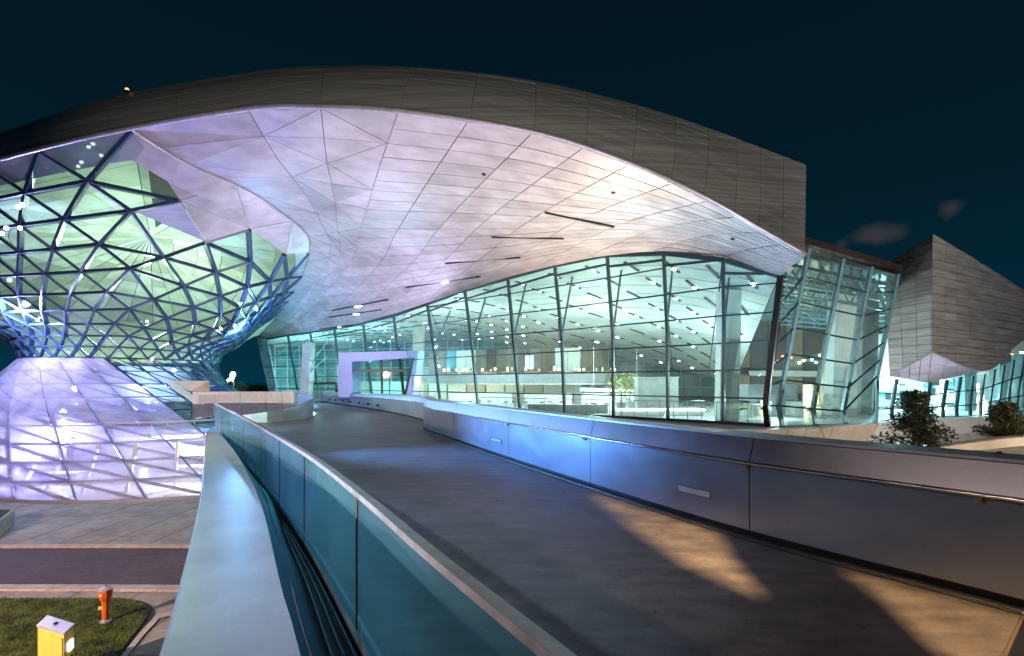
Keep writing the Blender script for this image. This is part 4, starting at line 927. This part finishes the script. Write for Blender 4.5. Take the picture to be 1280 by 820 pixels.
# ================================================================== GREY PAVILION
gp = thing('steel_pavilion', 'windowless grey steel clad block with a pointed corner, far right', 'building')
c_t, c_b = P(1167, 293, 24), P(1165, 440, 24); l_t, l_b = P(1104, 332, 27.5), P(1112, 470, 26.0); r_t, r_b = P(1345, 402, 33), P(1345, 395, 33)
rbk = keyed([(0, c_b), (.28, P(1204, 458, 25.6)), (.45, P(1232, 463, 27)), (.6, P(1254, 452, 28.3)), (.75, P(1280, 425, 30)), (1, P(1345, 408, 33))])
rtk = keyed([(0, c_t), (.45, P(1226, 328, 26.6)), (.75, P(1280, 363, 29.5)), (1, P(1345, 404.5, 33))])
def RF(u, v): return rbk(u).lerp(rtk(u), v)
def LFc(u, v): return c_b.lerp(l_b, u).lerp(c_t.lerp(l_t, u), v)
def zrow(face, u0, u1, z0, z1, n):
    """a level strip of cladding between two heights, cut by the face's lower and upper edge"""
    bot, topf = face; q = []; g_ = .012; m = MB(); A = []; B = []
    for k in range(n+1):
        u = u0+(u1-u0)*k/n; b, t = bot(u), topf(u); lo, hi = max(z0+g_, b.z), min(z1-g_, t.z)
        if hi < lo: hi = lo = min(max(lo, b.z), t.z)
        f = lambda z: b.lerp(t, (z-b.z)/(t.z-b.z)); A.append(f(lo)); B.append(f(hi))
    if sum((y-x).length for x, y in zip(A, B)) < .12: return None
    d_ = (A[-1]-A[0]).normalized()*g_; A[0] = A[0]+d_; B[0] = B[0]+d_; A[-1] = A[-1]-d_; B[-1] = B[-1]-d_
    nn = (A[-1]-A[0]).cross(Vector((0, 0, 1))).normalized()
    if nn.dot(EYE-A[0]) < 0: nn = -nn
    lift = random.uniform(0, .01); F4 = [p+nn*lift for p in A]+[p+nn*lift for p in B]; K4 = [p-nn*.05 for p in A]+[p-nn*.05 for p in B]; N_ = n+1
    fs_ = []
    for k in range(n): fs_ += [(k, k+1, N_+k+1, N_+k), (2*N_+k, 3*N_+k, 3*N_+k+1, 2*N_+k+1), (k, 2*N_+k, 2*N_+k+1, k+1), (N_+k, N_+k+1, 3*N_+k+1, 3*N_+k)]
    fs_ += [(0, N_, 3*N_, 2*N_), (n, 2*N_+n, 3*N_+n, N_+n)]
    return m.add(F4+K4, fs_)
for face, S_, nu_ in (((lambda u: c_b.lerp(l_b, u), lambda u: c_t.lerp(l_t, u)), LFc, 3), ((rbk, rtk), RF, 9)):
    for i in range(nu_):
        for j in range(20):
            z0 = 6.6+j*.40
            m_ = zrow(face, i/nu_, (i+1)/nu_, z0, z0+.40, 3)
            if m_: m_.build('cladding_panel', 'boxsteel', gp)
    sheet(S_, 24, 4, .05).build('cladding_backing', 'black', gp)
u_in = P(1165, 474, 26.5)
def UN(u, v):
    a = l_b.lerp(c_b, u*2) if u < .5 else rbk((u-.5)*2*.45); b = P(1112, 470, 26.0).lerp(P(1160, 479, 26.8), u*2) if u < .5 else P(1160, 479, 26.8).lerp(rbk(.45), (u-.5)*2)
    return a.lerp(b, v)
for i in range(8):
    for j in range(3):
        m_ = panel_from(UN, i/8, (i+1)/8, j/3, (j+1)/3, 2, 1, .015, .04)
        if m_: m_.build('underside_panel', 'soffit', gp)
sheet(UN, 16, 3, .04).build('underside_backing', 'soffit_back', gp)
MB().tube([l_b+Vector((0, -.04, 0)), c_b+Vector((0, -.05, 0))]+[rbk(k/20)+Vector((0, -.05, 0)) for k in range(1, 10)], .05, 6).build('edge_trim', 'trim', gp)
MB().add([c_t, l_t, l_t+Vector((6, 9, 0)), P(1345, 404, 33)], [(0, 1, 2, 3)]).build('roof', 'boxsteel', gp)
recentre(gp, Vector((20, 26, DECK)))
lamp('SPOT', (20.5, 24.0, 5.45), 160, (.8, .78, 1), (21, 25.5, 8), .2, 130, .9)

# ================================================================== TERRACES BELOW
tw = thing('terrace_wall', 'cream panelled wall rising in front of the right glass bays', 'wall')
tt_ = keyed([(0, P(880, 540, 19.6)), (.2, P(962, 537.5, 20.2)), (.35, P(1017, 535.5, 21)), (.55, P(1100, 529, 23.8)), (.72, P(1180, 524.5, 26)), (.86, P(1250, 519.5, 29)), (1, P(1340, 515, 32))])
tb_ = keyed([(0, P(880, 575, 19.4)), (.2, P(950, 575, 19.8)), (.35, P(1010, 565, 20.2)), (.55, P(1085, 551, 22.6)), (.72, P(1172, 546, 25.2)), (.86, P(1250, 537, 28.2)), (1, P(1340, 530, 31.4))])
def TW(u, v): return tb_(u).lerp(tt_(u), v)
tu = [0, .1, .2, .265, .33, .37, .41, .48, .55, .60, .65, .69, .73, .77, .81, .85, .9, .95, 1]
for a, b in zip(tu, tu[1:]): panel_from(TW, a, b, 0, 1, 3, 1, .012, .06).build('wall_panel', 'cream' if a < .5 else 'white', tw)
sheet(TW, 24, 1, .06).build('wall_core', 'soil', tw)
MB().ribbon([tt_(k/20)+Vector((0, 0, .0)) for k in range(21)], [tt_(k/20)+Vector((0, .5, .02)) for k in range(21)], .04, (0, 0, -1)).build('coping', 'white', tw)
recentre(tw, tb_(.2))
lwv = thing('podium_wall', 'pale podium wall with slim posts under the cream terrace wall', 'wall')
def PW(u, v): t = tb_(.35+u*.65)+Vector((.1, .5, -.01)); return Vector((t.x, t.y, t.z-3.0*(1-v)))
for i in range(16): panel_from(PW, i/16, (i+1)/16, 0, 1, 1, 1, .012, .06).build('wall_panel', 'concrete', lwv)
for k in range(5):
    p = PW(.12+.03*k, .93)+Vector((-.1, -.3, 0)); MB().box(p, .05, .05, .6).build('post', 'greyp', lwv)
for k in range(4):
    p = PW(.45+.03*k, .8)+Vector((0, -.08, 0)); MB().box(p, .5, .05, .5).build('lit_window', 'e_teal' if k % 2 else 'e_white', lwv)
recentre(lwv, PW(.5, 0))
rp2 = thing('far_ramp_parapet', 'orange lit parapet of a second ramp beyond the steel parapet', 'parapet')
at_ = curve([P(1143, 564, 13.2), P(1180, 557.5, 13.6), P(1220, 552, 14), P(1280, 545.5, 14.6), P(1400, 540, 16)], 14)
ab_ = [Vector((p.x, p.y-.1, p.z-.30)) for p in at_]
MB().ribbon(at_, [p+Vector((0, 0, -.27*min(1, .15+i/5))) for i, p in enumerate(at_)], .08).build('upper_band', 'cream', rp2)
MB().ribbon(at_, [p+Vector((0, .25, .01)) for p in at_], .03, (0, 0, -1)).build('coping', 'toprail', rp2)
MB().ribbon([p+Vector((-.3-.1*i, -.2, -.28*min(1, .2+i/5))) for i, p in enumerate(at_)], [p+Vector((-.6, -2.6, -1.2)) for p in at_], .06).build('lower_band', 'greyp', rp2)
recentre(rp2, ab_[3])
wg = thing('corner_bracket', 'small triangular bracket on the coping at the far right', 'bracket')
a = P(1253, 577, 4.55); MB().add([a, a+Vector((.0, 0, .09)), a+Vector((-.14, .02, .0)), a+Vector((0, .04, 0)), a+Vector((.0, .04, .09)), a+Vector((-.14, .06, 0))], [(0, 1, 2), (3, 5, 4), (0, 3, 4, 1), (1, 4, 5, 2), (0, 2, 5, 3)]).build('plate', 'brass', wg); recentre(wg, a)

# ================================================================== TREES
def tree(px, pyb, pyt, wpx, d, lab, seed, zbase):
    t = thing('young_tree', lab, 'tree', 'young trees on the terrace'); r = random.Random(seed)
    b = PZ(px, zbase, d); top = P(px, pyt, d); cz = top.z-zbase; R = wpx/2/640*d
    m_ = MB(); m_.tube([b, b+Vector((.03, 0, cz*.35)), b+Vector((-.02, .02, cz*.7)), top-Vector((0, 0, .1))], [.07, .055, .035, .01], 7)
    lv = MB()
    for k in range(80):
        f = r.uniform(.08, .98); a = r.uniform(0, 6.28); rr = R*(1.12-f*1.02)*r.uniform(.35, 1.12); z0 = EZ+(478-pyb)/640*d
        p = Vector((b.x, b.y, z0+(top.z-z0)*f)); q = p+Vector((math.cos(a)*rr, math.sin(a)*rr, rr*.35))
        m_.tube([p, q], [.015, .006], 4); leafcloud(lv, p.lerp(q, .85), .22*R+.08, .10*R+.07, 46, .10, seed*100+k); leafcloud(lv, p.lerp(q, .5), .24*R+.05, .12*R+.05, 30, .09, seed*100+k+50)
    m_.build('trunk', 'bark', t); lv.build('crown', 'leaf', t); recentre(t, b)
tree(1143, 572, 492, 84, 13.2, 'slender young tree with dark leaves before the cream terrace wall', 5, 2.5)
tree(1256, 556, 506, 66, 15.5, 'low bushy dark tree at the right edge above the orange parapet', 9, 2.5)

# ================================================================== TWISTING GLASS CONE
AX = Vector((-34.5, 46, 0)); rw = 7.2; zw = EZ+1.9
Tpts = [O(-.40), O(-.33), O(-.26), O(-.22), O(-.18), O(-.14)]+[Lc(k/20) for k in range(21)]
tb = []
for p in Tpts:
    th = math.degrees(math.atan2(p.y-AX.y, p.x-AX.x)); tb.append((th, (p-AX-Vector((0, 0, p.z))).length, p.z))
tb.sort()
tb += [(130, 14, EZ+7), (180, 18, EZ+9), (225, 17, EZ+10.5), (tb[0][0]+360, tb[0][1], tb[0][2])]
tb = [(tb[-2][0]-360, tb[-2][1], tb[-2][2])]+tb
def Tb(th):
    while th < tb[0][0]: th += 360
    while th > tb[-1][0]: th -= 360
    for (a, ra, za), (b, rb_, zb_) in zip(tb, tb[1:]):
        if a <= th <= b: t = (th-a)/max(1e-6, b-a); return ra+(rb_-ra)*t, za+(zb_-za)*t
PROF = keyed([(k, Vector((a, b, 0))) for k, a, b in ((0, 0, 0), (.12, .03, .10), (.25, .10, .20), (.38, .26, .30), (.52, .42, .43), (.68, .58, .62), (.84, .78, .81), (1, 1, 1))])
def CU(th, s):   # upper funnel: s 0 at the waist, 1 at the roof
    R, Z = Tb(th); q = PROF(s); r = rw+(R-rw)*q.x; z = zw+(Z-zw)*q.y; a = math.radians(th)
    return Vector((AX.x+r*math.cos(a), AX.y+r*math.sin(a), z))
def cone_pt(a, t):
    r = rw+(16-rw)*t**1.3; cx = AX.x+8.5*t**2.2-1.8*math.sin(math.pi*t)*(1-t); a = math.radians(a); return Vector((cx+r*math.cos(a), AX.y+r*math.sin(a), zw+(0.04-zw)*t))
def _edge(t):   # angle at which the cladding's straight slanting edge crosses this level
    best = None
    for k in range(0, 1000):
        a = -100+k*.1; x, y = PX(cone_pt(a, t)); e_ = abs(x-(122+(y-447)*1.36))
        if best is None or e_ < best[0]: best = (e_, a)
    return best[1]
_off = [_edge(k/18)+66 for k in range(19)]; _off = [_off[k]-_off[0]*(1-k/18) for k in range(19)]
def twist(th, t):
    f = t*18; k = min(17, int(f)); o = _off[k]+(_off[k+1]-_off[k])*(f-k); x = (th+180) % 360-180
    if x < -66: q = min(1, max(0, (x+170)/104)); w_ = .25+.75*q*q*(3-2*q)
    elif x < 20: w_ = 1
    else: w_ = 1-.75*(x-20)/170
    return o*max(.25, w_)
def CL_(th, t): return cone_pt(th+twist(th, t), t)
def CL_old(th, t):  # lower cone: t 0 at the waist, 1 at the ground
    r = rw+(16-rw)*t**1.3; cx = AX.x+8.5*t**2.2-1.8*math.sin(math.pi*t)*(1-t); a = math.radians(th+t*(15+50*math.sin(math.radians(th+90)))); return Vector((cx+r*math.cos(a), AX.y+r*math.sin(a)-.0*t, zw+(0.04-zw)*t))
cone = thing('double_cone', 'twisting double cone of triangular glass panes in blue steel lattice', 'building')
def inpoly(x, y, pl):
    c = False
    for (ax, ay), (bx, by) in zip(pl, pl[1:]+pl[:1]):
        if (ay > y) != (by > y) and x < (bx-ax)*(y-ay)/(by-ay)+ax: c = not c
    return c
clad_poly = [(140, 150), (143, 172), (182, 238), (212, 284), (300, 280), (334, 274), (335, 332), (394, 318), (420, 200), (420, 100), (136, 100)]
N = 36; NR = 10
th0 = math.degrees(math.atan2(Of(0).y-AX.y, Of(0).x-AX.x))
def node(i, k): return CU(th0+(i+.5*(k % 2))*360/N, k/NR)
panes, clads, backs, struts, backstr = [], [], [], set(), set()
def tri_panel(a, b, c, gap, thick, c0):
    g_ = (a+b+c)/3; n = (b-a).cross(c-a)
    if n.length < 1e-6: return None
    n.normalize()
    if n.dot(Vector((c0.x, c0.y, g_.z))-g_) > 0: n = -n
    size = ((a-g_).length+(b-g_).length+(c-g_).length)/3; k = max(.2, 1-gap/size*2); q = [g_+(p-g_)*k for p in (a, b, c)]
    return MB().add(q+[p-n*thick for p in q], [(0, 1, 2), (5, 4, 3), (0, 3, 4, 1), (1, 4, 5, 2), (2, 5, 3, 0)]), n, g_
for k in range(NR):
    for i in range(N):
        if k % 2 == 0: tris = [(node(i, k), node(i+1, k), node(i, k+1)), (node(i+1, k), node(i+1, k+1), node(i, k+1))]; ed = [(i, k, i+1, k), (i, k, i, k+1), (i+1, k, i, k+1)]
        else: tris = [(node(i, k), node(i+1, k+1), node(i, k+1)), (node(i, k), node(i+1, k), node(i+1, k+1))]; ed = [(i, k, i+1, k), (i, k, i, k+1), (i, k, i+1, k+1)]
        for t in tris:
            g_ = sum(t, Vector())/3; th = math.degrees(math.atan2(g_.y-AX.y, g_.x-AX.x)); front = -170 < th < 32
            x, y = PX(g_)
            r_ = tri_panel(*t, .03, .03, AX)
            if r_ is None: continue
            if not front: backs.append((r_[0], t, False))
            elif inpoly(x, y, clad_poly) or (y < 290 and x > 345): clads.append((r_[0], t, True))
            else: panes.append((r_[0], t, True))
        for (i0, k0, i1, k1) in ed:
            a, b = node(i0, k0), node(i1, k1); m_ = (a+b)/2; th = math.degrees(math.atan2(m_.y-AX.y, m_.x-AX.x)); x, y = PX(m_)
            if inpoly(x, y, clad_poly): continue
            (struts if -170 < th < 32 else backstr).add((i0 % N, k0, i1 % N, k1, i0, i1))
pieces('cladding_panel', clads, 'soffit', cone, 200)
pieces('glass_pane', panes, 'coneglass', cone, 285)
pieces('inner_panel', backs, 'conceil', cone, 10)
sl = []
for (a, b, c, d, i0, i1) in struts:
    p, q = node(i0, b), node(i1, d); m_ = (p+q)/2; n = (m_-AX); n.z = 0; n.normalize()
    sl.append((on_screen_size([p+Vector((.2, 0, .2)), q-Vector((.2, 0, .2))]), p, q, n, b/NR))
sl.sort(key=lambda s_: -s_[0]); rest = MB()
for k, (_, p, q, n, s_) in enumerate(sl):
    w_ = .12+.08*s_
    if k < 295: rod('strut', p-n*.16, q-n*.16, w_, .30, 'strut', cone, roll=n)
    else: rest.beam(p-n*.16, q-n*.16, .12, .25)
tag(rest.build('lattice', 'strut', cone), kind='stuff')
for a_, b_ in ((-100, th0), (th0, 70)):
    n_ = max(6, int(abs(b_-a_)/2)); ths = [a_+(b_-a_)*k/n_ for k in range(n_+1)]
    MB().ribbon([CU(t, .93)+Vector((0, 0, .06)) for t in ths], [CU(t, 1.0)+Vector((0, 0, .03)) for t in ths], .03, (0, 0, 1)).build('collar', 'soffit', cone)
MB().tube([Lc(k/40)+Vector((0, 0, -.03)) for k in range(41)], .05, 6).build('edge_trim', 'soffit', cone)
# lining above the funnel: pale ribbed ceiling
def CC_(u, v):
    th = th0+u*360; a = Tb(th); r = a[0]*(1-v)*.985; z = a[1]*(1-v)+v*(EZ+13.2)-.15; t = math.radians(th); return Vector((AX.x+r*math.cos(t)+v*2, AX.y+r*math.sin(t), z))
its = []
for i in range(36):
    for j in range(6):
        m_ = panel_from(CC_, i/36, (i+1)/36, j/6, min(.985, (j+1)/6), 1, 1, .03, .04, away=AX+Vector((0, 0, 5))); its.append((m_, [CC_(i/36, j/6), CC_((i+1)/36, (j+1)/6)], True))
pieces('ceiling_panel', its, 'conceil', cone, 200); sheet(CC_, 72, 6, .06, away=AX+Vector((0, 0, 5))).build('ceiling_backing', 'soffit_back', cone)
# lower cone
N2 = 30; NR2 = 9
def nd2(i, k): return CL_(-90+i*360/N2, (k/NR2))
p_cl, p_gl, p_bk = [], [], []; s2 = []
for k in range(NR2):
    for i in range(N2):
        thb = -90+i*360/N2; a, b, c, d = nd2(i, k), nd2(i+1, k), nd2(i, k+1), nd2(i+1, k+1); thn = (thb+180) % 360-180
        front = -175 < thn < 20; clad = front and thn < -66
        for t in ((a, d, c), (a, b, d)):
            r_ = tri_panel(*t, .022, .03, Vector((AX.x+4, AX.y, 0)))
            if r_ is None: continue
            (p_cl if clad else p_gl if front else p_bk).append((r_[0], t, front))
        nrm = ((a+d)/2-Vector((AX.x+4, AX.y, a.z))); nrm.z = 0; nrm.normalize()
        for q0, q1, w_ in ((a, b, .09), (a, c, .10), (a, d, .07)): s2.append((q0-nrm*.22, q1-nrm*.22, w_, nrm, front, clad))
pieces('cladding_panel', p_cl, 'frost', cone, 200); pieces('lower_glass_pane', p_gl, 'coneglass', cone, 200); pieces('rear_glass_pane', p_bk, 'coneglass', cone, 4)
fs = [s_ for s_ in s2 if s_[4]]; rest = MB()
for p, q, w_, n, fr_, cl in fs[:290]: rod('lower_strut', p, q, w_, .22, 'strut', cone, roll=n)
for p, q, w_, n, fr_, cl in fs[290:]+[s_ for s_ in s2 if not s_[4]]: rest.beam(p, q, w_, .2)
tag(rest.build('rear_lattice', 'strut', cone), kind='stuff')
MB().ribbon([CL_(th, .995)+Vector((0, -.02, .18)) for th in range(-180, 181, 6)], [CL_(th, 1)+Vector((0, -.05, .0)) for th in range(-180, 181, 6)], .08).build('base_rim', 'greyp', cone)
# floors and core seen through the cone
def disc(c, r, z, th_, name, mat, par, n=40): return MB().lathe([(r, z), (r, z+th_)], c, n).build(name, mat, par)
disc(Vector((-26, 46, 0)), 15.4, .05, .06, 'floor', 'floor', cone); disc(Vector((-32, 46.5, 0)), 11.2, 3.0, .3, 'gallery_floor', 'white', cone); disc(Vector((-35.4, 46, 0)), 8.2, 5.6, .3, 'gallery_floor', 'floor', cone)
MB().lathe([(3.6, .1), (3.6, 8.6)], Vector((-34, 47.5, 0)), 24).build('core_wall', 'white', cone)
for k in range(14):
    a = math.radians(-165+k*12); p = Vector((-27+13*math.cos(a), 46+13*math.sin(a), 0))
    rod('inner_column', p+Vector((0, 0, .1)), p+Vector((-1.4*math.cos(a), -2*math.sin(a)*.6, 3.1)), .18, .18, 'white', cone)
for k in range(22):
    a = math.radians(-170+k*9); p = Vector((-32+11.0*math.cos(a), 46.5+11.0*math.sin(a), 3.3)); rod('rail_post', p, p+Vector((0, 0, 1.0)), .05, .05, 'white', cone)
MB().tube([Vector((-32+11.0*math.cos(math.radians(x)), 46.5+11.0*math.sin(math.radians(x)), 4.3)) for x in range(-175, 30, 8)], .05, 6).build('guard_rail', 'white', cone)
MB().tube([Vector((-35.4+8.0*math.cos(math.radians(x)), 46+8.0*math.sin(math.radians(x)), 6.9)) for x in range(-175, 30, 8)], .05, 6).build('guard_rail', 'white', cone)
for k in range(26):
    a = math.radians(rs.uniform(-165, -20)); zz = rs.choice([2.95, 2.95, 5.55]); r = rs.uniform(5, 10.5 if zz < 3 else 7.5); p = Vector(((-32 if zz < 3 else -35.4)+r*math.cos(a), 46+r*math.sin(a), zz))
    MB().lathe([(.09, -.06), (.09, 0)], p, 10).build('ceiling_spot', rs.choice(['e_white', 'e_vio', 'e_white']), cone)
for k, (px, pyy, d) in enumerate(((8, 285, 27), (2, 292, 27.3), (28, 256, 25.8), (23, 259, 26), (25, 285, 26.4), (12, 350, 31), (47, 400, 37), (276, 411, 42), (190, 449, 40), (183, 484, 41), (184, 402, 41), (175, 403, 41))):
    MB().lathe([(.04, -.09), (.09, -.06), (.09, .06), (.04, .09)], P(px, pyy, d), 10).build('spotlight', 'e_white' if k < 8 else 'e_vio', cone)
recentre(cone, (-30, 46, 0))
# furniture inside the cone
for k, (x, y, w_, h) in enumerate(((-27.5, 36, 3.2, 1.0), (-22.0, 36.5, 3.4, 1.1), (-31, 35.5, 2.4, .8))):
    t = thing('display_desk', ['long white display desk on the ground floor in the middle of the cone', 'white display desk on the ground floor at the right in the cone', 'small white desk on the ground floor at the left in the cone'][k], 'desk')
    MB().box((x, y, .11+h/2), w_, .8, h).build('front', 'white', t, bevel=.02); MB().box((x, y, .14+h), w_+.1, .9, .06).build('top', 'greyp', t); recentre(t, (x, y, .1))

# ================================================================== FLOODLIGHT AND PLANTING IN THE GAP
fm = thing('floodlight_mast', 'floodlight glaring on a mast above a small floodlit tree', 'floodlight')
p = P(293, 468, 75); MB().beam(Vector((p.x-.6, p.y, 0)), p+Vector((-.2, 0, -.5)), .25).build('mast', 'white', fm); MB().beam(p+Vector((-1.6, 0, -1.6)), p+Vector((.1, 0, .0)), .3, .4).build('bracket', 'white', fm)
MB().lathe([(.1, -.32), (.30, -.2), (.30, .2), (.1, .32)], p+Vector((0, -.4, 0)), 12).build('lamp', 'e_flood', fm); recentre(fm, (p.x, p.y, 0))
lamp('POINT', p+Vector((0, -1.5, -.5)), 900, (.6, 1, .9), size=.4)
m_ = MB()
for k in range(26): leafcloud(m_, P(300+k*2.2, 486+rs.uniform(-3, 2), 95), 1.3, .9, 60, .5, k)
tag(m_.build('distant_trees', 'foliage_far'), 'low line of floodlit trees far beyond the gap', 'trees', kind='stuff')
tr = thing('small_tree', 'small floodlit tree under the floodlight in the gap', 'tree'); m_ = MB(); leafcloud(m_, P(291, 484, 70), 1.9, 1.1, 420, .45, 77); m_.build('crown', 'foliage_far', tr)
b_ = PZ(291, 0, 70); MB().tube([b_, b_+Vector((0, 0, 6))], [.25, .15], 8).build('trunk', 'bark', tr); recentre(tr, b_)
